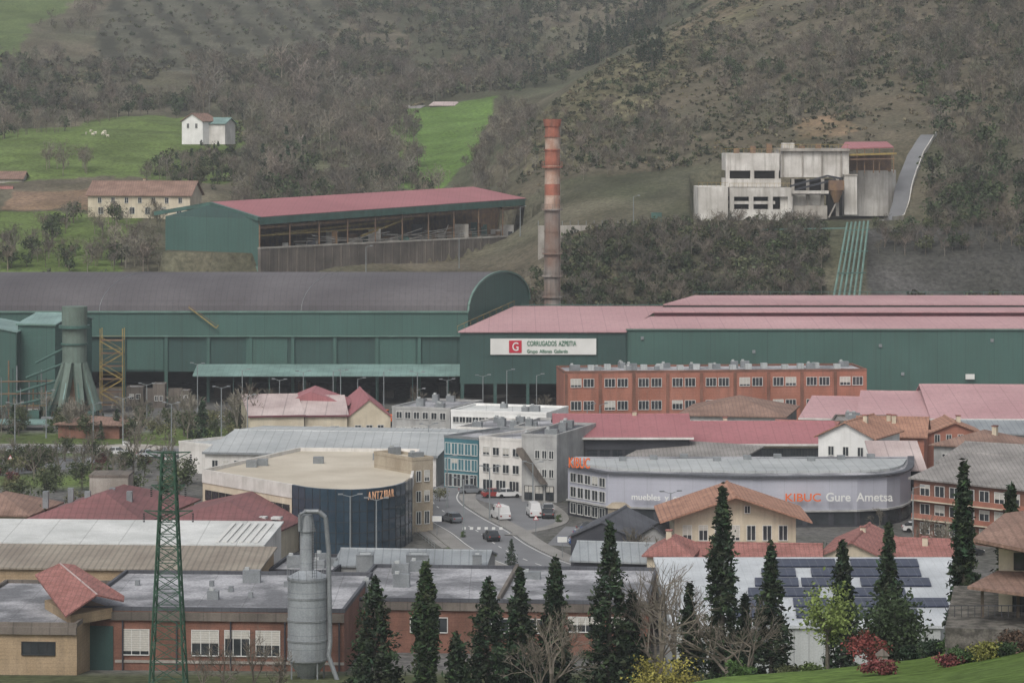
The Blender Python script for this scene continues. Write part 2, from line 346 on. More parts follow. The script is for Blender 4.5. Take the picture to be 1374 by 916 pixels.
# ================= VEGETATION PROTOTYPES (all quads) =================
def leafquads(ctr,size,asp,col,rg,up=.0):
    n=len(ctr); a=rg.normal(size=(n,3)); a[:,2]*=(1-up); a/=np.linalg.norm(a,axis=1)[:,None]; r=rg.normal(size=(n,3)); b=np.cross(a,r); b/=np.linalg.norm(b,axis=1)[:,None]
    s=np.asarray(size).reshape(-1,1)*np.ones((n,1)); a=a*s; b=b*s*asp
    V=np.stack([ctr-a,ctr-b,ctr+a,ctr+b],1).reshape(-1,3); Qd=np.arange(4*n).reshape(-1,4); return V,Qd,np.repeat(col,4,axis=0)
def tube(p,q,r0,r1,n=4):
    p=np.array(p,float);q=np.array(q,float);d=q-p;d/=max(np.linalg.norm(d),1e-6);u=np.cross(d,[.3,.9,.1]);u/=np.linalg.norm(u);v=np.cross(d,u)
    a=np.arange(n)*2*np.pi/n;ring=np.outer(np.cos(a),u)+np.outer(np.sin(a),v);V=np.concatenate([p+ring*r0,q+ring*r1])
    return V,np.array([[i,(i+1)%n,n+(i+1)%n,n+i] for i in range(n)])
def merge(parts):
    Vs=[];Qs=[];Cs=[];o=0
    for V,Qd,Cc in parts: Vs.append(V);Qs.append(Qd+o);Cs.append(Cc*np.ones((len(V),3)));o+=len(V)
    return np.concatenate(Vs),np.concatenate(Qs),np.concatenate(Cs)
BK=np.array([.12,.105,.09])
def conifer(h,r,nb,seed,power=.75,leaf=.3,base=(.028,.046,.022),low=.03,per=12,column=False):
    rg=np.random.default_rng(seed);parts=[];V,q=tube((0,0,-.6),(0,0,h*.96),.017*h+.04,.02,6);parts.append((V,q,BK))
    pts=[];sz=[];cl=[]
    lob=rg.uniform(.62,1.2,size=40)
    for k in range(nb):
        t=low+(1-low)*rg.random()**1.1; a=rg.uniform(0,2*np.pi)
        if column: L=r*min(1,(1-t)*2.6)*min(1,.45+t*2.2)*rg.uniform(.7,1.08)
        else: L=r*(1-t)**power*rg.uniform(.62,1.1)*lob[int((a*3+t*25)%40)]*min(1,.7+t*2.5)
        L=max(L,.12); z0=t*h; n=max(4,int(per*(.35+.65*L/r)))
        s=rg.uniform(.2,1,size=n)**.6*L; dr=-(s**1.3)*(.16 if not column else -.9)+rg.normal(0,.14,n)
        lift=s*(.16 if not column else .3)
        p=np.stack([np.cos(a)*s,np.sin(a)*s,z0+dr+lift],1)+rg.normal(0,.13,(n,3)); pts.append(p)
        sz.append(rg.uniform(.55,1.25,n)*leaf); c=np.array(base)*rg.uniform(.45,1.8)*rg.uniform(.85,1.15,(1,3)); cl.append(np.repeat(c,n,0)*rg.uniform(.75,1.3,(n,1)))
        if L>.8 and k%3==0:
            V,q=tube((0,0,z0),(np.cos(a)*L*.8,np.sin(a)*L*.8,z0-.05*L),.035,.01,3);parts.append((V,q,BK*.6))
    pts=np.concatenate(pts);V,q,c=leafquads(pts,np.concatenate(sz),.42,np.concatenate(cl),rg,.3);parts.append((V,q,c)); return merge(parts)
def broadleaf(h,r,seed,base=(.05,.075,.025),nc=26,per=45,leaf=.3,trunk=.25):
    rg=np.random.default_rng(seed);parts=[];zc=h*(trunk+(1-trunk)/2);rz=h*(1-trunk)/2
    if trunk>.05:
        V,q=tube((0,0,-.4),(0,0,zc),.03*h,.015*h,5);parts.append((V,q,BK))
    for k in range(nc):
        d=rg.normal(size=3);d/=np.linalg.norm(d);k_=rg.uniform(.45,.95);c=np.array([d[0]*r*k_,d[1]*r*k_,zc+d[2]*rz*k_])
        if trunk>.05 and k%2==0:
            V,q=tube((0,0,zc*.7),c,.012*h,.004*h,3);parts.append((V,q,BK))
        n=per;p=c+rg.normal(0,1,(n,3))*np.array([r,r,rz])*.21
        cc=np.array(base)*rg.uniform(.6,1.5); V,q,c3=leafquads(p,rg.uniform(.6,1.3,n)*leaf,.6,np.repeat(cc[None],n,0)*rg.uniform(.75,1.3,(n,1)),rg);parts.append((V,q,c3))
    return merge(parts)
def baretree(h,seed,levels=5,tw=.02,base=(.12,.10,.085),spread=.55,nf=3,sides=3):
    rg=np.random.default_rng(seed);parts=[]
    def rec(p,d,L,r,lv):
        q=p+d*L; V,qq=tube(p,q,r,r*.62,sides if lv<levels-1 else 4 if lv==levels else sides);parts.append((V,qq,np.array(base)*rg.uniform(.8,1.2)))
        if lv==0: return
        for i in range(nf if lv<levels else nf+1):
            nd=d+rg.normal(0,spread,3);nd[2]+=.18;nd/=np.linalg.norm(nd); rec(p+d*L*rg.uniform(.55,1.),nd,L*rg.uniform(.6,.82),max(r*.58,tw),lv-1)
    rec(np.array([0,0,-.4]),np.array([0,0,1.]),h*.3,h*.02,levels); V,q,c=merge(parts); k=h/max(V[:,2].max(),.1); V[:,:]*=k; return V,q,c
def hazetree(h,r,seed,base=(.10,.085,.07),n=180):
    """leafless woodland tree as seen at a kilometre: stem, limbs and fans of twigs"""
    rg=np.random.default_rng(seed);parts=[];V,q=tube((0,0,-.6),(0,0,h*.75),.02*h,.008*h,4);parts.append((V,q,np.array(base)*1.3))
    for k in range(11):
        a=rg.uniform(0,6.28);t=rg.uniform(.25,.7);L=r*rg.uniform(.6,1);e=np.array([np.cos(a)*L,np.sin(a)*L,h*t+L*1.0])
        V,q=tube((0,0,h*t),e,.09,.04,3);parts.append((V,q,np.array(base)*1.3))
        m=n//11;s=rg.uniform(.35,1.05,m)[:,None];p=np.array([0,0,h*t])*(1-s)+e*s+rg.normal(0,.16*r+.15,(m,3))
        cc=np.repeat((np.array(base)*rg.uniform(.8,1.25))[None],m,0)*rg.uniform(.7,1.3,(m,1))
        V,q,c=leafquads(p,rg.uniform(.4,.9,m),.11,cc,rg,-.6);parts.append((V,q,c))
    return merge(parts)
def scatter(name,protos,plc,m='foliage'):
    by={}
    for p in plc: by.setdefault(p[5],[]).append(p)
    Vs=[];Qs=[];Cs=[];o=0
    for k,ps in by.items():
        V,q,c=protos[k]; n=len(ps);nv=len(V)
        A=np.array([[p[0],p[1],p[2],p[3],p[4]] for p in ps]);Tt=np.array([p[6] for p in ps])
        cs=np.cos(A[:,4])[:,None];sn=np.sin(A[:,4])[:,None];s=A[:,3][:,None]
        x=(V[:,0]*cs-V[:,1]*sn)*s+A[:,0:1];y=(V[:,0]*sn+V[:,1]*cs)*s+A[:,1:2];z=V[:,2]*s+A[:,2:3]
        Vs.append(np.stack([x,y,z],-1).reshape(-1,3));Qs.append((q[None]+(np.arange(n)*nv)[:,None,None]+o).reshape(-1,4));Cs.append((c[None]*Tt[:,None,:]).reshape(-1,3));o+=n*nv
    return quadmesh(name,np.concatenate(Vs),np.concatenate(Qs),np.concatenate(Cs),m)
haze=[hazetree(9,3.2,100+i,base=b_) for i,b_ in enumerate([(.155,.132,.112),(.185,.162,.138),(.125,.11,.092),(.135,.127,.095)])]
scr=[broadleaf(2.2,1.6,200+i,base=b_,nc=7,per=8,leaf=.44,trunk=0) for i,b_ in enumerate([(.10,.10,.06),(.06,.072,.042),(.135,.118,.082),(.09,.083,.057)])]
brd=[broadleaf(8,3.2,210+i,base=b_,nc=14,per=16,leaf=.5) for i,b_ in enumerate([(.055,.072,.038),(.085,.095,.052)])]
con=[conifer(11,2.4,60,220+i,leaf=.5,per=6,base=(.034,.048,.03)) for i in range(3)]
tus=[broadleaf(.9,.9,230+i,base=b_,nc=4,per=5,leaf=.38,trunk=0) for i,b_ in enumerate([(.15,.128,.085),(.075,.078,.048)])]
def rt(): 
    k=random.uniform(.7,1.35); return (k*random.uniform(.94,1.06),k,k*random.uniform(.92,1.05))
def region(poly,n,rngidx,smin,smax,sz=1.,clump=0.):
    xs=[p[0] for p in poly];ys=[p[1] for p in poly];tries=0;out=[]
    bb=[];dd=[]
    while len(bb)<n and tries<60:
        b_=rng.uniform(min(xs),max(xs),n*2);d_=rng.uniform(min(ys),max(ys),n*2);ok=inpoly(b_,d_,poly)
        ok&=~((b_>1108)&(b_<1176)&(d_<768)); ok&=~((b_>1176)&(b_<1250)&(d_>768)&(d_<862))
        if clump>0: ok&=fbm((b_-C0)*d_/F,d_,30,77)>clump
        bb+=list(b_[ok]);dd+=list(d_[ok]);tries+=1
    bb=np.array(bb[:n]);dd=np.array(dd[:n]);xx=(bb-C0)*dd/F;zz=hgt(xx,dd)
    for x,y,z in zip(xx,dd,zz): out.append((x,y,z,random.uniform(smin,smax)*sz,random.uniform(0,6.28),random.choice(rngidx),rt()))
    return out
protos=haze+scr+brd+con+tus  # 0-3 haze, 4-7 scrub, 8-9 broad, 10-12 conifer, 13-14 tussock
W=[]
W+=region([(330,870),(410,1000),(520,960),(575,980),(530,1230),(330,1230)],270,[0,1,2,3],.7,1.3)
W+=region([(300,830),(560,905),(600,960),(530,1000),(330,930)],140,[0,1,2,3,8],.6,1.15)
W+=region([(190,905),(310,905),(330,1010),(200,960)],45,[0,1,3,8,9,10],.5,1.)
W+=region([(-60,760),(210,760),(210,785),(-60,790)],60,[0,1,2,8],.4,.9)
W+=region([(100,760),(215,760),(215,860),(140,850)],40,[0,1,3,8],.5,.95)
W+=region([(-100,1180),(330,1180),(560,1260),(560,1400),(-100,1320)],400,[0,1,2,2,3,8],.6,1.15,clump=.45)
W+=region([(430,1320),(720,1350),(720,1800),(470,1800)],300,[0,2,2,3,11,8],.6,1.1,clump=.42)
W+=region([(120,1360),(430,1360),(480,1800),(160,1800)],70,[0,2,3],.4,.8,clump=.5)
W+=region([(-100,1330),(120,1330),(160,1700),(40,1480)],40,[0,2,3],.6,1.1,clump=.5)
W+=region([(250,1180),(470,1180),(470,1330),(250,1330)],24,[0,1],1.3,2.1)
W+=region([(600,900),(700,880),(720,1000),(680,1120),(645,1050)],110,[0,1,2],.5,1.)
W+=region([(650,1240),(830,1220),(960,1450),(940,1800),(680,1700)],230,[0,2,3,10,11,8],.6,1.1,clump=.4)
W+=region([(770,1260),(800,1250),(985,1560),(960,1640)],120,[10,11,12],.8,1.3)
W+=region([(520,1225),(700,1235),(720,1320),(520,1300)],80,[0,1,2],.6,1.1)
W+=region([(1240,800),(1500,790),(1550,1250),(1380,1250),(1240,1000)],480,[0,2,2,8,3],.7,1.25)
W+=region([(1240,760),(1500,755),(1500,800),(1250,800)],110,[0,2,8,8],.5,1.)
W+=region([(700,850),(930,850),(930,1000),(720,1000)],170,[0,1,3,2,8],.35,.75,clump=.42)
W+=region([(840,880),(1230,860),(1330,1260),(1060,1330),(900,1020)],520,[0,1,3,2,2,8,0],.4,.85,clump=.42)
W+=region([(1060,960),(1400,980),(1450,1350),(1120,1300)],330,[0,1,2,2,3],.5,1.0,clump=.36)
W+=region([(855,1040),(885,1040),(890,1080),(850,1080)],16,[10,11],.7,1.1)
W+=region([(1040,1250),(1100,1250),(1140,1420),(1060,1420)],40,[10,11,12],.6,1.1)
W+=region([(1050,1500),(1600,1200),(1600,1700),(1100,1800)],120,[0,2,3],.7,1.2)
W+=region([(-60,1010),(60,1040),(200,1150),(330,1160),(330,1190),(-60,1130)],110,[0,1,2,8],.5,1.)
W+=region([(70,800),(115,830),(100,850),(50,820)],14,[0,8],.5,.9)
W+=region([(60,930),(130,935),(110,965),(60,960)],9,[0,1],.7,1.1)
W+=region([(350,925),(430,925),(420,1000),(360,1000)],26,[10,8,0,1],.7,1.2)
W+=region([(750,722),(1170,722),(1170,764),(750,764)],360,[0,2,8,0,9,2],.35,.75)
W+=region([(1170,745),(1700,745),(1700,764),(1170,764)],170,[0,2,8,0,9,2],.35,.7)
W+=region([(650,722),(760,722),(760,760),(650,745)],50,[0,8,2],.3,.6)
scatter('hillside_woodland',protos,W)
S=[]
S+=region([(-60,1180),(700,1230),(720,1400),(-60,1350)],1300,[4,5,6,7],.7,1.6,clump=.42)
S+=region([(430,1350),(700,1350),(720,1800),(460,1800)],800,[4,5,6,7],.7,1.6,clump=.42)
S+=region([(120,1340),(430,1340),(480,1800),(160,1800)],350,[4,5,7],.4,1.)
S+=region([(690,870),(930,850),(1380,850),(1420,1500),(960,1300),(720,980)],2600,[4,5,6,7,5],.3,1.05,clump=.40)
S+=region([(690,870),(930,850),(1380,850),(1420,1500),(960,1300),(720,980)],3200,[13,14,14],.5,1.4)
S+=region([(650,1230),(960,1320),(1000,1800),(650,1800)],700,[4,5,7],.7,1.6)
S+=region([(740,712),(1170,712),(1170,768),(740,768)],1200,[4,5,5,7],.5,1.2)
S+=region([(1170,712),(1750,712),(1750,768),(1170,768)],520,[4,5,5,7],.5,1.1,clump=.47)
S+=region([(330,850),(560,880),(560,1230),(330,1230)],450,[4,5,6],.6,1.4)
S+=region([(190,900),(330,900),(330,1180),(290,1100)],90,[4,5],.6,1.3)
S+=region([(-60,742),(350,740),(350,746),(-60,756)],240,[4,5,6],.7,1.6)
S+=region([(350,722),(760,722),(760,745),(350,735)],380,[4,5,6],.5,1.1)
scatter('hillside_scrub',protos,S)
# ================= STEEL MILL (vaulted) =================
b=B('vaulted_steel_mill'); yF,yB=650.,694.; xr=lambda y:-9.6+(y-yF)*13.6/44; xl=-150.
zc,ze=27.2,19.7
N=18; arc=[(yF+(yB-yF)*(1-math.cos(math.pi*i/N))/2, ze+(zc-ze)*math.sin(math.pi*i/N)) for i in range(N+1)]
V=[];Fc=[]
for (y,z) in arc: V+=[(xl,y,z),(xr(y)-.3,y,z)]
Fc=[(2*i,2*i+1,2*i+3,2*i+2) for i in range(N)]; b.add('vault_roof','vault_roof',V,Fc)
V=[(xr(y),y,z-.15) for y,z in arc]+[(xr(yB),yB,5.),(xr(yF),yF,5.)]; b.add('arched_gable','green_cladding',V,[tuple(reversed(range(len(V))))])
for i in range(N):
    (y,z),(y2,z2)=arc[i],arc[i+1]; b.beam('arch_rim','green_trim',(xr(y)+.1,y,z+.1),(xr(y2)+.1,y2,z2+.1),.45)
for xx in (-46.,-90.):
    for i in range(N-1): b.beam('roof_seams','galvanised',(xx+(arc[i][0]-yF)*.3,arc[i][0],arc[i][1]+.03),(xx+(arc[i+1][0]-yF)*.3,arc[i+1][0],arc[i+1][1]+.03),.1)
b.box('upper_wall','green_cladding',(xl,yF,14.4),(-9.6,yF+.5,ze)); b.box('eave_trim','green_trim',(xl,yF-.35,ze-.25),(-9.5,yF-.01,ze+.15))
b.box('ledge','green_trim',(xl,yF-.5,14.25),(-9.6,yF-.01,14.45))
b.box('lower_wall','green_cladding_dark',(xl,yF+.3,6.6),(-9.6,yF+.8,14.19))
x=-11.
while x>xl: 
    b.box('columns','green_cladding',(x-.35,yF-.25,-.3),(x+.35,yF+.29,14.19)); x-=9.2
for (a,c) in ((-128,-120),(-84,-76),(-58,-49),(-30,-21)): b.box('cladding_panels','green_cladding',(a,yF+.1,7.),(c,yF+.29,14.))
b.box('rear_wall','interior_shade',(xl,yB,-.3),(xr(yB)-.1,yB+.3,ze)); b.box('end_wall','interior_shade',(xl,yF+1,-.3),(xl+.5,yB-.1,ze))
V=[(X(265,650),649.6,8.3),(-11,649.6,8.3),(-11,640,6.7),(X(265,650),640,6.7)]
b.add('canopy','teal_sheet',V+[(v[0],v[1],v[2]-.3) for v in V],[(0,3,2,1),(4,5,6,7),(2,3,7,6),(0,1,5,4),(1,2,6,5),(3,0,4,7)])
for k in range(8): b.beam('canopy_posts','green_cladding_dark',(X(265,650)+1+k*7.7,640.6,-.2),(X(265,650)+1+k*7.7,640.6,6.5),.18)
for k in range(9):
    a=-66+k*6.2; b.box('bay_machinery','rust_machine' if k%2 else 'concrete_dark',(a,660+k%3*3,-.2),(a+random.uniform(1,4),664,random.uniform(1.,3.5)))
b.box('half_wall','concrete_dark',(xl,yF+.35,-.2),(-72,yF+.75,3.0))
for (p,q) in ((P(253,412,649),P(290,440,649)),(P(290,440,649),P(293,436,649))): b.beam('access_ladder','yellow_steel',p,q,.22)
b.beam('access_ladder','rust_machine',P(253,409,649),P(290,436,649),.08)
b.done()
# ================= ROLLING HALL with sign =================
b=B('rolling_mill_hall')
def slab(part,m,pts,t=.25):
    n=len(pts); b.add(part,m,[tuple(p) for p in pts]+[(p[0],p[1],p[2]-t) for p in pts],[tuple(range(n)),tuple(reversed(range(n,2*n)))]+[(i,n+i,n+(i+1)%n,(i+1)%n) for i in range(n)])
zA=16.7; xa0=X(617,630); xa1=X(840,630)
b.box('front_wall','green_cladding_dark',(xa0,630,5.7),(xa1,630.5,zA)); 
slab('front_roof','pink_roof',[(xa0-.4,629.5,zA+.1),(xa1,629.5,zA+.1),(X(890,672),672,19.6),(X(690,672),672,19.6)])
b.add('left_wall','green_cladding',[(xa0,630.5,5.7),(xa0,630.5,zA),(X(690,672),672,19.3),(X(690,672),672,5.7)],[(0,1,2,3)])
b.beam('yellow_rail','yellow_steel',(xa0-.5,629.6,zA+1.2),(X(690,672),672,20.7),.1)
for k in range(10):
    t=k/9; b.beam('yellow_rail_posts','yellow_steel',(xa0-.5+t*(X(690,672)-xa0+.5),629.6+t*42.4,zA+.2+t*2.9),(xa0-.5+t*(X(690,672)-xa0+.5),629.6+t*42.4,zA+1.2+t*2.9),.08)
for k in range(6): b.box('portal_columns','green_cladding_dark',(xa0+.2+k*6.9,630.05,-.2),(xa0+.9+k*6.9,630.6,5.69))
b.box('rear_wall','interior_shade',(xa0,668,-.2),(100,668.4,16)); b.box('dark_plinth','interior_shade',(xa0+1,634,-.2),(xa1,634.3,2.4))
xb=X(1800,632); zB=17.2
b.box('side_bay_wall','green_cladding',(xa1+.02,631,-.2),(xb,631.6,zB)); b.box('side_bay_eave','green_trim',(xa1+.02,630.6,zB-.2),(xb,630.97,zB+.05))
slab('side_bay_roof','pink_roof',[(xa1,630.7,zB+.2),(xb,630.7,zB+.2),(xb,651,18.6),(X(872,651),651,18.6)])
b.box('monitor_front','maroon',(X(878,652),652,17.8),(xb,652.4,Z(418,652)-.0)); 
slab('monitor_roof','pink_roof',[(X(872,652),651.4,Z(417.5,652)),(xb,651.4,Z(417.5,652)),(xb,664,Z(412,664)),(X(884,664),664,Z(412,664))],.3)
b.box('rear_bay_front','green_cladding',(X(892,672),672.5,17),(xb,673,Z(409,672)))
slab('rear_bay_roof','pink_roof',[(X(890,672),672,Z(408,672)),(xb,672,Z(408,672)),(xb,700,Z(396,700)),(X(932,700),700,Z(396,700))],.3)
b.beam('ridge_rail','green_steel',P(930,391.5,700),P(1700,391.5,700),.1)
for k in range(30): b.beam('ridge_rail_posts','green_steel',P(930+k*26,391.5,700),P(930+k*26,396,700),.08)
b.beam('roof_walkway','green_steel',P(700,409,672),P(890,409,672),.15)
for k in range(12): b.beam('walkway_posts','green_steel',P(700+k*17,406,672),P(700+k*17,410.5,672),.1)
b.box('rear_closure','interior_shade',(X(935,700),700.5,2),(xb,700.8,Z(397,700)))
b.box('sign_board','sign_white',(X(658,630),629.6,Z(475.5,630)),(X(800,630),629.9,Z(454,630)))
b.box('sign_emblem','sign_red',(X(683,630),629.5,Z(473,630)),(X(700,630),629.58,Z(456.5,630)))
b.text('G','sign_white',(X(687,630),629.45,Z(470,630)),1.3,height=1.8)
b.text('CORRUGADOS AZPEITIA','sign_green',(X(707,630),629.5,Z(463.5,630)),10.4,height=1.05)
b.text('Grupo Alfonso Gallardo','sign_green',(X(707,630),629.5,Z(473,630)),8.6,height=.95)
b.box('small_sign','sign_white',(X(1296,630),630.3,Z(509,630)),(X(1308,630),630.5,Z(502,630)))
for k,(q,e) in enumerate([(860,452),(1010,470),(1180,462),(1210,500),(1330,455)]): b.box('wall_vents','galvanised',(X(q,630),630.7,Z(e+4,630)),(X(q+4,630),630.98,Z(e,630)))
b.done()
# ================= brick offices =================
b=building('brick_office_block',757,600,1163,606,14,10.4,'brick_red','gravel_roof','flat',acs=14,trim='brick_brown',fin=False)
for k in range(9): b.fb('pilasters','brick_brown',b.c[0],b.d,b.n,k*b.l/9+.1,k*b.l/9+.7,0,.2,-.2,10.3)
for k in range(9):
    for (za,zb_) in ((7.6,9.2),(3.,4.7)): 
        d0=(b.c[0][0]+b.d[0]*(k*b.l/9+1.1),b.c[0][1]+b.d[1]*(k*b.l/9+1.1));d1=(b.c[0][0]+b.d[0]*((k+1)*b.l/9-.6),b.c[0][1]+b.d[1]*((k+1)*b.l/9-.6))
        windows(b,d0,d1,0,1,2,za,zb_,.78,shut=.2)
for k in range(16): b.fb('roof_units','light_metal',b.c[0],b.d,b.n,2+k*3.6,3.3+k*3.6,-5-(k%3)*2,-3.8-(k%3)*2,10.4,11.5)
b.done()
# ================= chimney =================
b=B('striped_chimney'); c=(X(741,700),700.)
segs=[(166,184,'chimney_red'),(184,200,'chimney_white'),(200,216,'chimney_red'),(216,222,'chimney_red'),(222,247,'chimney_white'),(247,262,'chimney_red'),(262,281,'chimney_white'),(281,340,'chimney_grey'),(340,470,'chimney_grey')]
for (a,e,m) in segs:
    b.cyl('shaft_'+m,m,c,1.68+(e-166)*.0012,1.68+(a-166)*.0012,Z(e,700),Z(a,700),24)
b.cyl('top_crown','chimney_red',c,1.9,2.2,Z(170,700),Z(160,700),24)
for e in (183,201,224,281,310,340,370,398):
    w=2.45 if e in(224,281,340,398,370) else 1.95
    pm='chimney_red' if e<270 else 'chimney_grey'
    b.cyl('platform_rings',pm,c,w,w,Z(e,700)-.2,Z(e,700)+.12,24)
    if w>2:
        for k in range(12):
            a=k*math.pi/6; p=(c[0]+2.4*math.cos(a),c[1]+2.4*math.sin(a)); q=(c[0]+2.4*math.cos(a+math.pi/6),c[1]+2.4*math.sin(a+math.pi/6))
            b.beam('platform_rails',pm,(p[0],p[1],Z(e,700)),(p[0],p[1],Z(e,700)+1.2),.08); b.beam('platform_rails',pm,(p[0],p[1],Z(e,700)+1.2),(q[0],q[1],Z(e,700)+1.2),.08)
for s_ in (-.25,.25): b.beam('ladder','chimney_grey',(c[0]+1.6+s_,c[1]-1.9,15),(c[0]+1.6+s_,c[1]-1.9,60),.06)
b.done()
# ================= terrace shed with red roof =================
b=B('terrace_scrap_hall')
A0=P(208,284,772);A1=P(283,271,765);A2=P(348,291,748);R1=P(635,250.5,875);E1=P(706,266,862)
slab('roof_front','red_roof',[A2,E1,R1,A1],.3); slab('roof_back','red_roof',[A1,R1,P(560,258,895),A0],.3)
for (p,q,w) in ((A0,A1,1.0),(A1,A2,1.0)): b.beam('gable_fascia','green_steel',(p[0],p[1]-.2,p[2]-.5),(q[0],q[1]-.2,q[2]-.5),w)
V=[(A2[0],A2[1]-.3,A2[2]-.15),(E1[0],E1[1]-.3,E1[2]-.15),(E1[0],E1[1]-.3,E1[2]-2.),(A2[0],A2[1]-.3,A2[2]-2.)]
b.add('eave_fascia','green_steel',V+[(v[0],v[1]+.4,v[2]) for v in V],[(3,2,1,0),(4,5,6,7),(0,1,5,4),(2,3,7,6),(1,2,6,5),(3,0,4,7)])
g0=P(222,290,770);g1=(A2[0]-.2,A2[1]+.5)
b.add('gable_wall','green_cladding',[(g0[0],g0[1],18),(g1[0],g1[1],18),(g1[0],g1[1],A2[2]-.5),(g0[0],g0[1],g0[2])],[(0,1,2,3)])
b.add('gable_peak','green_cladding_dark',[(g0[0],g0[1]-.02,g0[2]+.01),(g1[0],g1[1]-.02,A2[2]-.49),(A1[0],g0[1]-9.,A1[2]-.7)],[(0,1,2)])
b.add('gable_base','green_trim',[(g0[0],g0[1]-.3,23.5),(g1[0],g1[1]-.3,23.5),(g1[0],g1[1]-.3,25),(g0[0],g0[1]-.3,25)],[(0,1,2,3)])
for k in range(11):
    t=k/10; x=A2[0]+(E1[0]-A2[0])*t;y=A2[1]+.6+(E1[1]-A2[1])*t;zt=A2[2]+(E1[2]-A2[2])*t-1.2
    b.beam('columns','rust_machine',(x,y,28),(x,y,zt),.35)
    b.beam('trusses','rust_machine',(x,y,zt-1),(x-8,y+28,zt-1),.3)
def along(t,off=0.,z=0.): return (A2[0]+(E1[0]-A2[0])*t-off*.1,A2[1]+(E1[1]-A2[1])*t+off,z)
b.beam('crane_girder','rust_machine',along(.0,2,34.6),along(1,2,36.6),.7)
b.beam('bridge_crane','yellow_steel',along(.05,8,32.6),along(.55,8,34.8),.6); b.beam('bridge_crane','yellow_steel',along(.35,3,31),along(.5,3,34.5),.45)
b.beam('bridge_crane','yellow_steel',along(.0,4,32.5),along(.45,4,32.9),.4)
for k in range(46):
    t=random.uniform(.05,.97);p=along(t,random.uniform(3,20),28); w=random.uniform(1,4)
    b.box('machinery',random.choice(['rust_machine','concrete','rust_machine','dark_wall','green_steel','concrete_white']),p,(p[0]+w,p[1]+2,28+random.uniform(1,4.8)))
for k in range(14):
    p=along(.1+.8*random.random(),2,29); q=along(.1+.8*random.random(),2,random.uniform(30,33)); b.beam('pipes','concrete',p,q,.16)
V=[along(0,40,28),along(1,40,28),along(1,40,39),along(0,40,39)]; b.add('rear_wall','rust_machine',V,[(0,1,2,3)])
b.done()
b=B('retaining_wall')
w0=P(348,0,746);w1=P(725,0,838)
d,l=unit(w0,w1);n_=(d[1],-d[0]); b.fb('wall','concrete_dark',w0,d,n_,0,l,-.5,.2,15,29.4); b.fb('coping','concrete',w0,d,n_,0,l,-.6,.35,29.4,29.8)
for k in range(34): b.fb('ribs','concrete_dark',w0,d,n_,k*l/34,k*l/34+.4,.2,.4,15,29.3)
b.done()
b=B('retaining_wall'); d,l=unit(XY(722,766),XY(935,772)); b.fb('wall','concrete',XY(722,766),d,(d[1],-d[0]),0,l,-.3,.3,24,34.6)
for k in range(20): b.fb('guard_posts','galvanised',XY(722,766),d,(d[1],-d[0]),k*l/20,k*l/20+.12,-.1,.1,34.6,35.8)
b.done()
# ================= concrete plant =================
b=B('concrete_works')
def bx(part,m,b0,b1,e0,e1,D0,dep): b.box(part,m,(X(b0,D0),D0,Z(e1,D0)),(X(b1,D0),D0+dep,Z(e0,D0)))
bx('lower_block','concrete_white',937,977,251,297,782,20); bx('base_block','concrete_white',979,1062,252,264,783,18)
bx('base_wall','concrete_white',979,1062,281,297,783,18); bx('void_shade','interior_shade',979,1060,264,281,786,10)  # solid dark block between the piers, coloured as the opening's shade
for k in range(4): bx('lower_piers','concrete_white',979+k*26,985+k*26,264,281,783,2.5)
bx('mid_slab','concrete_white',979,1040,270,274,783.5,14)
bx('upper_block','concrete_white',974,1046,206,229,786,16); bx('upper_void_shade','interior_shade',976,1046,229,240,788,10); bx('upper_sill','concrete_white',974,1048,240,251,785,17)  # dark block fills the upper opening, its shade put into the colour
for k in range(3): bx('upper_piers','concrete_white',974+k*33,979+k*33,229,240,786,1.5)
bx('right_block','concrete_white',1047,1139,203,238,788,18); bx('right_block_base','concrete_white',1047,1064,258,294,784,12); bx('right_base_low','concrete',1064.2,1110,276,294,785,12); bx('right_ledge','concrete_white',1047,1112,256,260,783.4,3)
bx('settling_tank','concrete_white',1066,1104,262,275.5,787.5,6)
for k in range(4): bx('buttresses','concrete',1050+k*26,1052+k*26,203,237,787.6,.39)
bx('right_void_shade','interior_shade',1064,1130,241,262,792,8); bx('deep_void_shade','interior_shade',1111,1130,262,290,792,5)  # dark blocks behind the piers, shade of the open bays painted in
for k in range(4): bx('right_piers','concrete',1062+k*20,1066+k*20,240,290,786.2,1.)
bx('roof_deck','concrete',1047,1140,199.5,203,787,20); bx('tower_box','concrete_white',1050,1066,192,199.4,795,5)
n=14
cc=(X(1168,800),806.);rr=7.6
poly=[(cc[0]+rr*math.cos(math.pi+math.pi*i/n)*1.0,cc[1]-abs(rr*math.sin(math.pi*i/n))) for i in range(n+1)]
b.prism('round_tank','concrete_white',poly+[(cc[0]+rr,cc[1]+10),(cc[0]-rr,cc[1]+10)],Z(290,798),Z(229,798))
bx('ramp_wall','concrete_white',1133,1150,236,288,786,3); bx('ramp_coping','concrete',1132,1151,234,236,785.8,3.5)
for k in range(5): b.beam('stair_flight','concrete',P(1112+k*4,292-k*8,783),P(1116+k*4,284-k*8,783),.35)
slab('shed_roof','red_roof',[P(1128,199,788),P(1199,197,792),P(1190,190,806),P(1134,190.5,806)],.3)
b.beam('yellow_beam','yellow_steel',P(1140,208,788),P(1203,206,790),.5); b.beam('lattice_beam','rust_machine',P(1140,214,788),P(1200,213,790),.3)
for q in (1135,1150,1160,1172,1180,1199): b.beam('shed_posts','rust_machine',P(q,199,790),P(q,232,790),.22)
bx('shed_back','rust_machine',1140,1196,208,230,800,1)
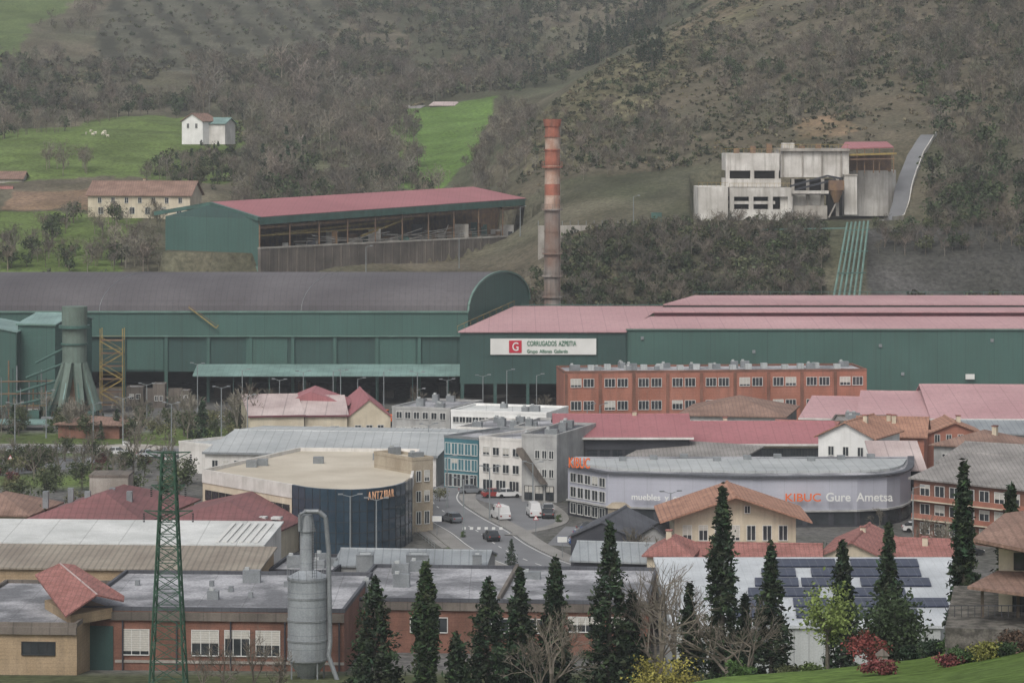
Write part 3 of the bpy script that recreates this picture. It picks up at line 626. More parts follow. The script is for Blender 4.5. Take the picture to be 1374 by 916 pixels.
for (a0,a1,e,DD_) in ((968,1046,205,786),(1047,1140,199,788),(937,977,250,782),(979,1062,251,783)):
    b.beam('yellow_handrail','yellow_steel',P(a0,e-5,DD_),P(a1,e-5,DD_),.09)
    for k in range(int((a1-a0)/6)+1): b.beam('yellow_handrail','yellow_steel',P(a0+k*6,e-5,DD_),P(a0+k*6,e+.5,DD_),.07)
b.cyl('hopper','rust_machine',(X(1122,783),783),.6,1.9,Z(272,783),Z(255,783),12); b.box('hopper_bin','rust_machine',(X(1112,783),781.5,Z(255,783)),(X(1132,783),785,Z(242,783)))
for (a,e,a2,e2) in ((1060,250,1110,236),(1066,255,1120,241),(1110,236,1130,240)): b.beam('conveyor','dark_wall',P(a,e,784),P(a2,e2,784),.5)
for k in range(6): bx('roof_clutter','rust_machine',985+k*22,992+k*22,199-k%3*3,206 if k<3 else 200,792,3)
b.done()
b=B('cliff_pipes')
for k in range(6): 
    b.beam('pipes','green_trim',P(1137+k*5.6,299-k*.4,757),P(1119+k*6.8,397,713),.40,8)
for t in (.1,.4,.7): b.beam('pipe_brackets','green_steel',P(1135-16*t,300+95*t,757-44*t-1),P(1168-9*t,298+97*t,757-44*t-1),.25)
b.beam('feed_pipe','green_trim',P(1022,308,757),P(1135,306,757),.35); b.done()
# service road climbing behind the plant, on its own embankment
ctl=[(1186,777),(1201,786),(1211,799),(1218,815),(1228,834),(1246,852)]
ax=np.linspace(0,len(ctl)-1,26); bq=np.interp(ax,range(len(ctl)),[c[0] for c in ctl]); dq=np.interp(ax,range(len(ctl)),[c[1] for c in ctl])
zz=np.array([max(float(hgt(X(q,D)+s,D)) for s in (-2.2,0,2.2)) for q,D in zip(bq,dq)]); zs_=np.array([zz[max(0,i-3):i+4].mean() for i in range(len(zz))]); zs_=np.maximum(zs_,zz)+.25
b=B('hill_road'); V=[]
for q,D,z in zip(bq,dq,zs_):
    x=X(q,D); V+=[(x-2.2,D,z),(x+2.2,D,z),(x-2.6,D,z-3.5),(x+2.6,D,z-3.5)]
for i in range(25):
    a=i*4; b.add('surface','asphalt',[V[a],V[a+1],V[a+5],V[a+4]],[(0,1,2,3)]); b.add('embankment','concrete',[V[a],V[a+4],V[a+6],V[a+2]],[(0,1,2,3)]); b.add('embankment','concrete',[V[a+1],V[a+3],V[a+7],V[a+5]],[(0,1,2,3)])
b.add('embankment','concrete',[V[0],V[2],V[3],V[1]],[(0,1,2,3)])
b.done()
b=B('guard_wall')
for i in range(25):
    p,q=V[i*4+1],V[i*4+5]; b.add('guard_wall','concrete_white',[p,q,(q[0],q[1],q[2]+1.),(p[0],p[1],p[2]+1.),(p[0]+.25,p[1],p[2]-.3),(q[0]+.25,q[1],q[2]-.3),(q[0]+.25,q[1],q[2]+1.),(p[0]+.25,p[1],p[2]+1.)],[(0,1,2,3),(4,7,6,5),(3,2,6,7)])
b.done()
# ================= farmhouses =================
W2=lambda *a,**k:(a+(k,))
building('farmhouse',118,850,255,846,14,40.6,'render_cream','tile_brown',rise=3.6,over=.7,z0=30,wins=[W2(0,.05,.97,7,38.3,39.8,.25),W2(0,.05,.97,6,35.2,37,.3,shut=.3),W2(3,.1,.9,3,38.2,39.7,.3)],chim=1)
building('cottage',244,1010,272,1006,9,61.9,'paint_white','tile_brown','gable_y',rise=2.4,over=.5,z0=54,wins=[W2(0,.1,.9,2,59.5,61,.25)])
building('cottage_annexe',273,1010,302,1008,10,61.,'render_white','teal_sheet','gable_x',rise=1.8,over=.5,z0=54)
building('grey_barn',535,1216,563,1214,7,float(Z(146,1216)),'render_grey','fibro_roof','mono',rise=1.2,z0=60); building('grey_barn',577,1218,609,1216,8,float(Z(142,1218)),'concrete_dark','pale_roof','mono',rise=1.4,z0=60,wins=[W2(0,.1,.9,3,64.5,66.3,.6)])
building('stone_barn',-30,930,30,930,12,float(Z(240,930)),'concrete','tile_brown','gable_x',rise=2,z0=38); building('hut',-14,905,14,905,5,float(Z(258,905)),'render_white','tile_red','gable_x',rise=1.5,z0=36)
building('green_hut',874,776,888,776,2.5,37.5,'green_steel','green_trim','flat',z0=33,parapet=.1)
# ================= left plant: sheds and dust filter =================
building('green_process_shed',-160,612,22,612,22,Z(446,612),'green_cladding','teal_sheet','gable_y',rise=2.6,over=.3,trim='green_trim'); 
building('green_process_shed',24,616,74,614,20,Z(436,614),'green_cladding','teal_sheet','gable_x',rise=1.6,over=.3,trim='green_trim')
b=B('dust_filter_tower'); c=(X(100,605),605.)
b.cyl('upper_drum','weathered_green',c,2.6,2.6,Z(440,605),Z(411,605)); b.cyl('collar','green_steel',c,3.2,3.2,Z(440,605),Z(436,605)); b.cyl('drum','weathered_green',c,2.5,2.5,Z(486,605),Z(440,605)); b.cyl('collar','green_steel',c,2.8,2.8,Z(462,605),Z(460,605))
for k in range(8):
    a=k*math.pi/4+.4;  tx,ty=c[0]+1.6*math.cos(a),c[1]+1.6*math.sin(a); bx_,by_=c[0]+5.0*math.cos(a),c[1]+5.0*math.sin(a)
    b.beam('splayed_hoppers','weathered_green',(tx,ty,Z(484,605)),(bx_,by_,2.5),1.45,4)
    b.beam('hopper_ribs','teal_sheet' if k%2 else 'green_steel',(tx*1.0,ty-.3,Z(484,605)),(bx_,by_-1.2,2.5),.25,4)
    b.beam('legs','green_steel',(bx_,by_,3),(bx_,by_,-.2),.35); b.beam('braces','rust_machine',(bx_,by_,3),(c[0]+5*math.cos(a+.78),c[1]+5*math.sin(a+.78),0.2),.12)
b.cyl('discharge','rust_machine',c,2.2,1.,2,Z(500,605)); 
for k in range(4): b.beam('ducts','green_cladding',(c[0]-14+k*2,606,3+k*3),(c[0]-1,606,6+k*3.2),.4,8)
for k in range(12): b.beam('ducts',['rust_machine','galvanised','dark_wall'][k%3],(c[0]-16+k*1.3,604,0),(c[0]-16+k*1.3,604,random.uniform(3,11)),.13,6)
for k in range(10): 
    x=c[0]-15+k*3.1; b.box('ground_machinery',['rust_machine','concrete','green_steel','galvanised'][k%4],(x,598+k%3,-.1),(x+random.uniform(1,2.4),600+k%3,random.uniform(1.2,3.)))
b.done()
b=B('stair_tower')
x0,x1=X(136,628),X(166,628)
for x in (x0,x1):
    for y in (626,629): b.beam('posts','yellow_steel',(x,y,-.2),(x,y,Z(440,628)),.18)
for k in range(6):
    z=1.5+k*2.7; b.box('landings','rust_machine',(x0,626,z),(x1,629,z+.15)); p,q=((x0,z),(x1,z+2.7)) if k%2 else ((x1,z),(x0,z+2.7))
    if k<5:
        b.beam('flights','yellow_steel',(p[0],626,p[1]),(q[0],626,q[1]),.25); b.beam('handrails','yellow_steel',(p[0],625.8,p[1]+1),(q[0],625.8,q[1]+1),.1)
    b.beam('handrails','yellow_steel',(x0,625.8,z+1.1),(x1,625.8,z+1.1),.08)
b.done()
b=B('open_canopy')
for q in (-40,0,35,62): b.beam('posts','green_steel',P(q,575,590),(X(q,590),590,-.2),.2); b.beam('posts','green_steel',(X(q,593.5),593.5,-.2),(X(q,593.5),593.5,Z(568,588)+.1),.2)
slab('roof','teal_sheet',[(X(-60,588),588,Z(568,588)),(X(68,588),588,Z(568,588)),(X(68,594),594,Z(568,588)+.3),(X(-60,594),594,Z(568,588)+.3)],.2); b.done()
building('red_roof_shelter',78,575,160,573,9,2.6,'brick_brown','tile_brown','hip',rise=1.3,over=.8)
b=B('process_pipework')
for k in range(14):
    x=X(5+k*5.5,607); b.beam('pipes',['galvanised','rust_machine','green_cladding_dark'][k%3],(x,608,-.2),(x,608,random.uniform(3,13)),.22,6)
for z in (3,5.5,8): b.beam('pipes','yellow_steel' if z==3 else 'rust_machine',(X(-40,607),607,z),(X(78,607),607,z+.3),.2,6)
b.done()
for k,(q,D,w,hh) in enumerate([(170,640,22,4),(205,636,16,5),(35,606,18,3),(240,637,14,3.5)]): building('plant_cabin',q,D,q+w,D,4,hh,'concrete_dark','gravel_roof','flat',wins=[W2(0,.1,.9,2,1.6,2.6,.6)],parapet=.2)
# ================= town buildings =================
building('pitched_warehouse',335,570,408,572,26,4.6,'render_cream','pale_roof','gable_x',rise=2.8,over=.3,trim='maroon')
building('pitched_warehouse',409,573,466,574,24,4.4,'render_cream','pale_roof','gable_x',rise=2.6,over=.3,trim='maroon',wins=[W2(0,.1,.9,2,1.,2.4,.5)])
building('pitched_warehouse',467,575,524,576,26,4.0,'render_cream','red_roof','gable_y',rise=3.3,over=.3,wins=[W2(0,.1,.9,3,1.,2.4,.5)])
b=B('red_gable_monitor'); b.extr('roof','red_roof',XY(372,582),(0,1),(1,0),0,14,[(0,5.6),(14,5.6),(6.5,8.3)]); b.extr('walls','maroon',XY(372,582),(0,1),(1,0),.3,13.7,[(.3,3),(13.7,3),(13.7,5.59),(.3,5.59)]); b.done()
building('grey_office',526,572,604,568,18,Z(549,570),'render_grey','gravel_roof','flat',acs=5,wins=[W2(0,.05,.95,6,4.2,5.4,.6),W2(0,.05,.95,6,1.2,2.5,.6)])
building('white_strip_office',605,566,733,560,14,5.9,'paint_white','white_roof','flat',acs=3,wins=[W2(0,.02,.98,14,4.,5.,.85),W2(0,.02,.98,12,1.6,2.6,.7)])
building('long_metal_shed',275,503,585,497,44,5.0,'render_white','light_metal','gable_x',rise=1.5,over=.4,wins=[W2(0,.02,.98,20,2.5,3.8,.5)],trim='galvanised')
building('white_annexe',240,520,300,512,30,4.8,'render_white','light_metal','flat')
# curved glass showroom
b=B('curved_glass_showroom'); zt=8.6
ang=[XY(393,424),XY(410,421.2),XY(430,419.4),XY(451,418.5),XY(472,418.2),XY(492,418.9),XY(512,420.6),XY(530,423.2),XY(543,426.8),XY(552,432)]
back=[XY(562,471),XY(402,473),XY(272,443)]
b.prism('walls','render_cream',ang+back,-.2,zt-1.2); b.prism('roof','beige_roof',ang+back,zt-1.15,zt)
allp=ang+back
for i in range(len(allp)):
    p,q=allp[i],allp[(i+1)%len(allp)]; d,l=unit(p,q); n_=(d[1],-d[0]); gl=i<len(ang)-1
    b.fb('parapet_glass' if gl else 'parapet','glass_blue' if gl else 'render_white',p,d,n_,-.02,l+.02,-.25,.12,zt-1.4,zt+.55)
    if gl:
        b.fb('glass_panels','glass_blue',p,d,n_,0,l,.0,.1,.0,zt-1.41)
        m=2
        for k in range(m+1): b.fb('mullions','frame_dark',p,d,n_,k*l/m-.03,k*l/m+.03,.1,.16,0,zt+.5)
        for z in (1.5,3,4.5,6,7.4): b.fb('transoms','frame_dark',p,d,n_,.03,l-.03,.1,.145,z,z+.07)
p0,p1=allp[-1],allp[0]
windows(b,p0,p1,.03,.97,12,4.8,6.1,.8,'frame_dark'); windows(b,p0,p1,.03,.97,12,1.6,3.,.8,'frame_dark')
d,l=unit(p0,p1); b.fb('floor_band','render_white',p0,d,(d[1],-d[0]),.1,l-.1,0,.25,3.5,4.1)
word='ANTZIBAR'; cum=[0.]
for i in range(5,8): cum.append(cum[-1]+unit(ang[i],ang[i+1])[1])
adv=[.72,.72,.66,.66,.36,.70,.72,.70]; s_=.05
for ch,av in zip(word,adv):
    k=max(j for j in range(3) if cum[j]<=s_+av*.5); d,l=unit(ang[5+k],ang[6+k]); t=s_-cum[k]
    b.text(ch,'cream_letter',(ang[5+k][0]+d[0]*t+d[1]*.3,ang[5+k][1]+d[1]*t-d[0]*.3,zt-.95),av*.74 if ch!='I' else .14,math.atan2(d[1],d[0]),1.1,.05); s_+=av
for (q,D) in ((330,450),(345,452),(420,455),(500,460)): b.box('roof_units','galvanised',(X(q,D),D,zt),(X(q,D)+1.6,D+1.2,zt+1.)); 
b.done()
building('stone_stair_tower',553,441,581,443,11,Z(618,441),'beige_stone','beige_roof','flat',wins=[W2(0,.1,.9,2,7.5,9.,.5,),W2(0,.1,.9,2,4.5,6,.5),W2(0,.1,.9,2,1.2,3,.5)],acs=2)
# street blocks
building('blue_glass_office',596,497,642,493,16,8.2,'glass_teal','gravel_roof','flat',trim='galvanised',wins=[W2(0,.02,.98,5,5.6,7.4,.8,'frame_white','glass_teal'),W2(0,.02,.98,5,3.,4.8,.8,'frame_white','glass_teal'),W2(0,.02,.98,4,.3,2.3,.8,'frame_white','glass_dark')])
building('grey_apartment_block',643,489,702,484,22,Z(590,487),'render_white','gravel_roof','flat',acs=4,wins=[W2(0,.05,.95,4,6.4,7.6,.6),W2(0,.05,.95,4,3.6,4.9,.6),W2(0,.05,.95,3,.4,2.3,.7)])
b=building('street_block',700,478,747,476,20,Z(585,478),'render_grey','dark_roof','flat',acs=3,fin=False,wins=[W2(0,.35,.95,3,7.,8.2,.6),W2(0,.35,.95,3,4.,5.2,.6),W2(0,.05,.95,3,.4,2.5,.7,'frame_dark')])
b.extr('outer_stair','concrete_dark',b.c[0],b.n,b.d,.05,1.2,[(-.5,8.6),(-.5,7.9),(3.6,3.),(4.4,3.),(0.2,8.6)]); b.done()
building('clinic_block',612,540,690,536,18,5.3,'render_white','gravel_roof','flat',acs=5,wins=[W2(0,.02,.98,8,3.6,4.6,.6),W2(0,.02,.98,8,1.2,2.4,.6)])
building('narrow_block',690,530,742,528,16,6.4,'render_grey','gravel_roof','flat',acs=3,wins=[W2(0,.05,.95,5,4.8,5.8,.5),W2(0,.05,.95,5,2.4,3.6,.5)])
# dark mill building with red roof
building('dark_timber_works',748,489,925,489,26,Z(587,489),'dark_wall','red_roof','gable_x',rise=2.4,over=.7,trim='render_white',wins=[W2(0,.12,.98,9,5.2,7.,.75,'frame_dark'),W2(0,.02,.1,1,4,7.5,.8)],chim=1)
building('red_roof_workshop',926,507,1126,507,26,Z(596,507),'render_cream','red_roof','gable_x',rise=2.4,over=.5,trim='render_white',wins=[W2(0,.15,.95,20,3.,5.3,.85,'frame_dark')],chim=1)
building('grey_flat_store',845,486,982,476,10,6.3,'dark_wall','fibro_roof','mono',rise=1.6)
# hillside houses
building('white_gabled_house',1098,490,1172,486,14,Z(586,488),'paint_white','tile_orange','gable_y',rise=2.3,over=.6,wins=[W2(0,.1,.9,3,6.2,7.6,.35,shut=.3),W2(3,.1,.9,3,6.2,7.6,.4)],chim=1)
building('orange_roof_house',1150,506,1240,504,14,Z(585,505),'brick_red','tile_orange','gable_x',rise=2.4,over=.6,wins=[W2(0,.05,.95,5,5,6.5,.4)],chim=2)
building('orange_roof_house',1253,484,1349,478,13,Z(600,481),'render_grey','tile_brown','hip',rise=2.3,over=.6,wins=[W2(0,.05,.95,4,5.6,7,.35),W2(3,.1,.9,2,5.6,7,.4)],chim=2)
building('orange_roof_house',1242,520,1320,520,12,Z(583,520),'brick_red','tile_orange','gable_y',rise=2.,over=.5,wins=[W2(0,.1,.9,4,5,6.3,.4)],chim=1)
b=B('timber_lean_to');b.extr('roof','pale_roof',XY(1172,470),(1,.0),(0,1),0,8.5,[(0,Z(632,470)),(12,9.1),(12,9.3),(0,Z(632,470)+.2)]); b.box('walls','dark_wall',(X(1172,470)+.2,471,-.2),(X(1172,470)+8,482,6.0)); b.done()
building('brown_roof_workshop',912,566,1052,562,22,5.2,'render_grey','tile_brown','hip',rise=3.,over=.6,wins=[W2(0,.03,.97,10,3,4.3,.6)])
for k,(q0,q1,rs_,ez) in enumerate([(1075,1150,1.6,5.0),(1152,1250,2.5,5.4),(1252,1500,3.9,5.5),(1502,1700,4.,5.6)]):
    building('pink_roof_warehouse',q0,562-k*3,q1,560-k*3,44,ez,'render_grey','pink_roof','gable_x',rise=rs_,over=.5,wins=[W2(0,.03,.97,8,3,4.6,.7)],ridge=.62,trim='render_white')
building('grey_saw_shed',1115,548,1200,546,12,5.6,'concrete_dark','fibro_roof','flat',acs=3)
building('low_red_store',1030,545,1110,541,14,4.,'render_cream','tile_red','gable_x',rise=1.6,wins=[W2(0,.05,.95,8,1.5,2.8,.5)])
building('low_store',1290,540,1420,538,18,4.4,'render_grey','grey_metal','gable_x',rise=1.4,wins=[W2(0,.05,.95,8,1.5,2.8,.5)])
# furniture store with long facade
b=B('furniture_store'); zt=7.5
fp=[XY(762,461),XY(816,452),XY(1010,446.5),XY(1150,447.5),XY(1190,449.5),XY(1208,452.5),XY(1218,456.5),XY(1222,462),XY(1222,474),XY(770,474)]
b.prism('walls','dark_wall',fp,-.2,2.5); b.prism('upper_walls','facade_grey',fp,2.5,zt); 
cx=sum(p[0] for p in fp)/len(fp);cy=sum(p[1] for p in fp)/len(fp)
b.prism('roof','gravel_roof',[(cx+(p[0]-cx)*.995,cy+(p[1]-cy)*.985) for p in fp],zt+.002,zt+.12)
b.prism('roof_deck','light_metal',[(cx+(p[0]-cx)*.93,cy+(p[1]-cy)*.6) for p in fp],zt+.13,zt+.5)
for i in range(8):
    p,q=fp[i],fp[i+1]; d,l=unit(p,q); n_=(d[1],-d[0]); b.fb('roof_rim','dark_roof',p,d,n_,-.02,l+.02,-.5,.55,zt-.05,zt+.2)
    b.fb('lower_canopy','render_grey',p,d,n_,0,l,0,.35,2.3,2.55)
    k=max(1,int(l/3.6))
    for j in range(k): b.fb('shop_glazing','glass_dark',p,d,n_,(j+.1)*l/k,(j+.9)*l/k,0,.05,.3,2.1)
windows(b,fp[0],fp[1],.05,.95,5,5.3,6.6,.75,'frame_white'); windows(b,fp[0],fp[1],.05,.95,5,3.,4.5,.75,'frame_white'); windows(b,fp[0],fp[1],.05,.95,5,.5,2.,.75,'frame_white')
b.text('KIBUC','orange_letter',(X(763,456),457.6,zt+.25),3.4,-.35,1.6,.1)
d,l=unit(fp[1],fp[2]);b.text('muebles y cocinas','sign_white',(X(847,450),450.2,Z(670,450)),10.3,math.atan2(d[1],d[0]),1.2,.05)
b.text('KIBUC','orange_letter',(X(1052,447),446.0,Z(671,447)),5.3,.01,1.2,.06);b.text('Gure Ametsa','sign_white',(X(1107,447),446.1,Z(671,447)),10.,.01,1.3,.05)
for k in range(9): b.box('roof_vents','galvanised',(X(830+k*42,466),464+k%3*2,zt+.5),(X(830+k*42,466)+1.2,465.2+k%3*2,zt+1.1))
b.done()
# right brick terraces
b=building('brick_terrace_block',1226,436,1420,418,26,Z(648,430),'brick_brown','fibro_roof','gable_x',rise=2.6,over=.6,fin=False,wins=[W2(0,.03,.97,9,6.3,7.8,.6,shut=.3),W2(0,.03,.97,9,3.6,5.,.6,shut=.3),W2(0,.03,.97,9,.8,2.3,.6),W2(3,.1,.9,3,6.3,7.8,.4)])
for z in (5.5,2.8): b.fb('balcony_slabs','render_cream',b.c[0],b.d,b.n,0.3,b.l,0,1.,z,z+.18); b.fb('balcony_fronts','brick_red',b.c[0],b.d,b.n,0.3,b.l,.85,.95,z+.18,z+.9)
b.done()
building('grey_roof_block',1262,462,1420,452,22,8.0,'brick_red','fibro_roof','gable_x',rise=2.,over=.6,wins=[W2(0,.03,.97,10,5.6,7.2,.6)])
# white villa in front of store
b=building('terracotta_villa',905,394,1068,394,13,8.5,'render_cream','tile_orange','gable_y',rise=2.7,over=2.,chim=0,fin=False,wins=[W2(0,.3,.7,2,9,9.9,.2),W2(0,.04,.96,7,5.4,7.3,.5,shut=.4),W2(0,.1,.6,4,1.2,2.6,.4)])
b.fb('balcony','render_cream',b.c[0],b.d,b.n,-.5,b.l+.5,0,1.3,4.3,4.5); b.fb('balcony_rail','render_cream',b.c[0],b.d,b.n,-.5,b.l+.5,1.2,1.3,4.5,5.2)
b.done()
building('villa_annexe',890,385,1098,383,9,4.1,'render_white','tile_red','gable_x',rise=1.5,over=.6,wins=[W2(0,.05,.95,9,1.6,3.,.5,shut=.3)],chim=0)
building('tiled_house',868,382,925,381,10,5.0,'render_cream','tile_red','hip',rise=2,over=.6,wins=[W2(0,.1,.9,2,3,4.3,.4)],chim=1)
building('red_tiled_workshop',1100,386,1186,384,18,4.4,'render_cream','tile_red','gable_y',rise=1.9,over=.5,wins=[W2(0,.1,.9,3,2.4,3.8,.4)],chim=1)
building('red_tiled_workshop',1190,382,1284,380,16,4.2,'render_white','tile_red','gable_x',rise=1.9,over=.5,wins=[W2(0,.1,.9,5,2.4,3.8,.4)],chim=1)
b=building('dark_vaulted_workshop',766,402,850,400,16,4.8,'dark_wall','dark_roof','gable_y',rise=2.,over=.3,wins=[W2(0,.1,.9,4,2,3.6,.7)],fin=False)
b.cyl('vent_tank','beige_stone',(X(830,418),418),1.5,1.5,-.2,6.7,20); b.cyl('vent_cap','beige_stone',(X(830,418),418),1.8,1.,6.7,7.3,20); b.done()
building('grey_workshop',850,404,905,402,16,4.2,'render_grey','dark_roof','gable_y',rise=1.8,wins=[W2(0,.1,.9,3,1.5,3,.6)])
building('black_shed',770,388,870,386,10,3.6,'dark_wall','grey_metal','gable_x',rise=1.6,wins=[W2(0,.1,.9,5,1.,2.6,.6)])
# dark red roofed works on the left
b=building('red_roof_factory',40,424,190,421,26,4.0,'render_cream','darkred_roof','hip',rise=3.3,over=.8,wins=[W2(0,.04,.96,12,1.6,2.9,.6)],fin=False)
b.box('stair_head','concrete',(X(120,440),440,4),(X(172,440),446,Z(640,440))); b.box('stair_head_cap','concrete_dark',(X(119,440),439.9,Z(640,440)),(X(173,440),446.2,Z(637,440))); 
for k in range(5): b.box('roof_vents','galvanised',(X(60+k*28,432),430+k%2*4,5),(X(60+k*28,432)+.8,431+k%2*4,7.4))
b.done()
b=building('red_roof_factory',191,414,366,410,30,4.2,'render_cream','darkred_roof','hip',rise=3.,over=.8,wins=[W2(0,.04,.96,12,1.6,2.9,.6)],fin=False)
for k in range(6): 
    a=6+k*2.2; b.fb('roof_lights','white_roof',b.c[0],b.d,b.n,a,a+1.4,-6.5,-5.2,5.3,5.62)
b.done()
building('flat_roof_annexe',215,407,262,406,6,4.5,'render_white','white_roof','flat',parapet=.2)
building('brown_house',-70,428,36,426,14,4.4,'brick_yellow','tile_brown','hip',rise=2.5,over=.7,wins=[W2(0,.04,.96,6,1.6,2.9,.5)])
# white / tan sheds
building('tan_roof_shed',-80,366,345,363,13,5.9,'brick_yellow','tan_metal','mono',rise=.9,over=.4)
b=building('white_roof_shed',-80,380.5,352,377.5,16,6.9,'render_white','white_roof','mono',rise=.8,over=.3,fin=False)
for k in range(6): 
    a=b.l-6.2+k*1.0; b.extr('skylights','frame_white',b.c[0],b.d,b.bk,a,a+.5,[(1,6.9+.3),(14,7.65+.26),(14,7.7+.3),(1,7.25+.1)])
b.done()
# foreground left brick works
b=building('brick_works',104,329,462,327,27,6.7,'brick_brown','gravel_roof','flat',trim='dark_roof',acs=3,fin=False,wins=[W2(0,.14,.30,1,1.9,4.6,.6,shut=1),W2(0,.41,.55,1,1.9,4.6,.7,shut=1),W2(0,.54,.66,1,1.9,4.6,.75,shut=1),W2(0,.66,.77,1,1.9,4.6,.78,shut=1),W2(0,.86,.96,1,1.9,4.6,.5,shut=1)])
b.fb('fascia','concrete_dark',b.c[0],b.d,b.n,0,b.l,.0,.35,5.7,6.6); b.fb('green_door','green_cladding_dark',b.c[0],b.d,b.n,.2,4.,0,.12,-.2,5.0)
b.fb('concrete_band','concrete',b.c[0],b.d,b.n,4.2,b.l,.0,.12,1.0,1.3)
for k in range(5): b.fb('downpipes','dark_wall',b.c[0],b.d,b.n,5+k*6,5.15+k*6,.1,.3,0,5.7)
for k in range(9): b.fb('roof_vents','galvanised',b.c[0],b.d,b.n,3+k*2.9,3.5+k*2.9,-18+k%3*4,-17.4+k%3*4,6.76,7.4)
b.done()
b=building('yellow_brick_works',-80,323,103,322,30,6.0,'brick_yellow','gravel_roof','flat',trim='concrete_dark',fin=False,wins=[W2(0,.58,.86,1,3.,4.3,.85,'frame_dark')])
b.fb('fascia','concrete_dark',b.c[0],b.d,b.n,0,b.l,.0,.35,5.2,6.0)
ra,rb=P(80,755,340),P(130,797,326)
slab('tiled_roof','tile_red',[ra,rb,P(88,826,321.5),P(47,770,336)],.2); slab('tiled_roof','tile_red',[ra,P(100,757,342),P(167,799,331),P(166,805,329),rb],.2)
b.beam('ridge','pale_roof',ra,rb,.15); b.prism('roof_house_walls','brick_yellow',[(X(60,334),334),(X(95,323.5),323.5),(X(150,328),328.5),(X(100,339),338)],5.9,7.0)
b.done()
# foreground centre works
b=building('brick_warehouse',462,341,870,338,26,5.8,'brick_brown','gravel_roof','flat',trim='dark_roof',acs=7,fin=False,wins=[W2(0,.2,.36,1,2.4,4.,.75),W2(0,.73,.86,1,2.7,4.3,.85),W2(0,.86,.98,1,2.7,4.3,.85),W2(0,.44,.68,2,2.5,4.,.7)])
b.fb('fascia','concrete_dark',b.c[0],b.d,b.n,0,b.l,.0,.3,4.9,5.75); b.fb('roof_divider','concrete_dark',b.c[0],b.d,b.n,17.5,17.9,-25.6,-.35,5.86,6.5)
b.done()
building('grey_ribbed_shed',450,376,650,374,12,4.6,'render_grey','grey_metal','gable_x',rise=1.2,over=.3)
for (q,w) in ((478,22),(545,30),(634,12)): building('plant_room',q,371,q+w,371,3,6.6,'galvanised','light_metal','flat',parapet=.15)
building('low_grey_unit',360,372,448,371,14,4.4,'dark_wall','gravel_roof','flat',acs=4)
# solar roof warehouse
b=B('solar_roof_warehouse'); y0,y1,z0_,z1_=322.,357.,6.2,8.5
c0=XY(905,y0);c1=XY(1262,y0);c2=(X(1290,y1),y1);c3=(X(880,y1),y1)
b.prism('walls','light_metal',[c0,c1,c2,c3],-.2,6.0)
b.add('roof','solar_deck',[(c0[0]-.3,y0-.3,z0_),(c1[0]+.3,y0-.3,z0_),(c2[0]+.3,y1,z1_),(c3[0]-.3,y1,z1_),(c0[0]-.3,y0-.3,z0_-.3),(c1[0]+.3,y0-.3,z0_-.3),(c2[0]+.3,y1,z1_-.3),(c3[0]-.3,y1,z1_-.3)],[(0,1,2,3),(7,6,5,4),(0,4,5,1),(1,5,6,2),(3,7,4,0),(2,6,7,3)])
sl=(z1_-z0_)/(y1-y0); zr=lambda y:z0_+(y-y0)*sl
rr_=random.Random(3)
for r in range(6):
    ya=y0+3+r*5.2; x=X(985,ya)+r*.8
    while x<X(1268,ya)-4:
        w=rr_.choice([4,5,6,8]); 
        b.add('solar_panels','solar',[(x,ya,zr(ya)+.25),(x+w,ya,zr(ya)+.25),(x+w+.25,ya+3.8,zr(ya+3.8)+.3),(x+.25,ya+3.8,zr(ya+3.8)+.3),(x,ya,zr(ya)+.1),(x+w,ya,zr(ya)+.1),(x+w+.25,ya+3.8,zr(ya+3.8)+.1),(x+.25,ya+3.8,zr(ya+3.8)+.1)],[(0,1,2,3),(0,4,5,1),(1,5,6,2),(2,6,7,3),(3,7,4,0)])
        x+=w+rr_.choice([.35,.4,1.8])
b.done()
# hillside villa on the right
b=B('timber_villa'); zb=float(hgt(X(1345,218),218))-1
b.prism('stone_base','stone_wall',[XY(1268,207),XY(1500,205),XY(1500,226),XY(1280,226)],zb-2,Z(826,212))
b.prism('walls','render_cream',[XY(1340,214),XY(1560,212),XY(1560,224),XY(1345,224)],Z(826,212),Z(725,214))
slab('main_roof','tile_brown',[P(1306,722,212),P(1420,745,207),P(1440,675,219),P(1348,688,219)],.25); slab('main_roof','tile_brown',[P(1348,688,219),P(1440,675,219),P(1440,700,227),P(1325,706,227)],.25)
b.add('main_roof','tile_brown',[P(1306,722,212),P(1348,688,219),P(1325,706,227)],[(0,1,2)])
slab('porch_roof','tile_brown',[P(1298,786,209),P(1420,802,205),P(1420,765,214),P(1338,765,214)],.2)
for q in (1318,1366): b.beam('porch_posts','bark',P(q,792,209.5),P(q,828,209.5),.2)
b.beam('eave_beam','bark',P(1310,727,213),P(1420,748,208),.2)
windows(b,XY(1340,214),XY(1560,212),.05,.25,1,Z(762,214),Z(742,214),.5,'frame_dark'); windows(b,XY(1340,214),XY(1560,212),.04,.3,1,Z(824,214),Z(800,214),.6,'frame_dark')
for k in range(14): b.beam('balustrade','dark_wall',P(1272+k*9,812,207.6),P(1272+k*9,827,207.6),.04)
b.beam('balustrade','dark_wall',P(1272,812,207.6),P(1400,812,207.6),.06)
b.done()
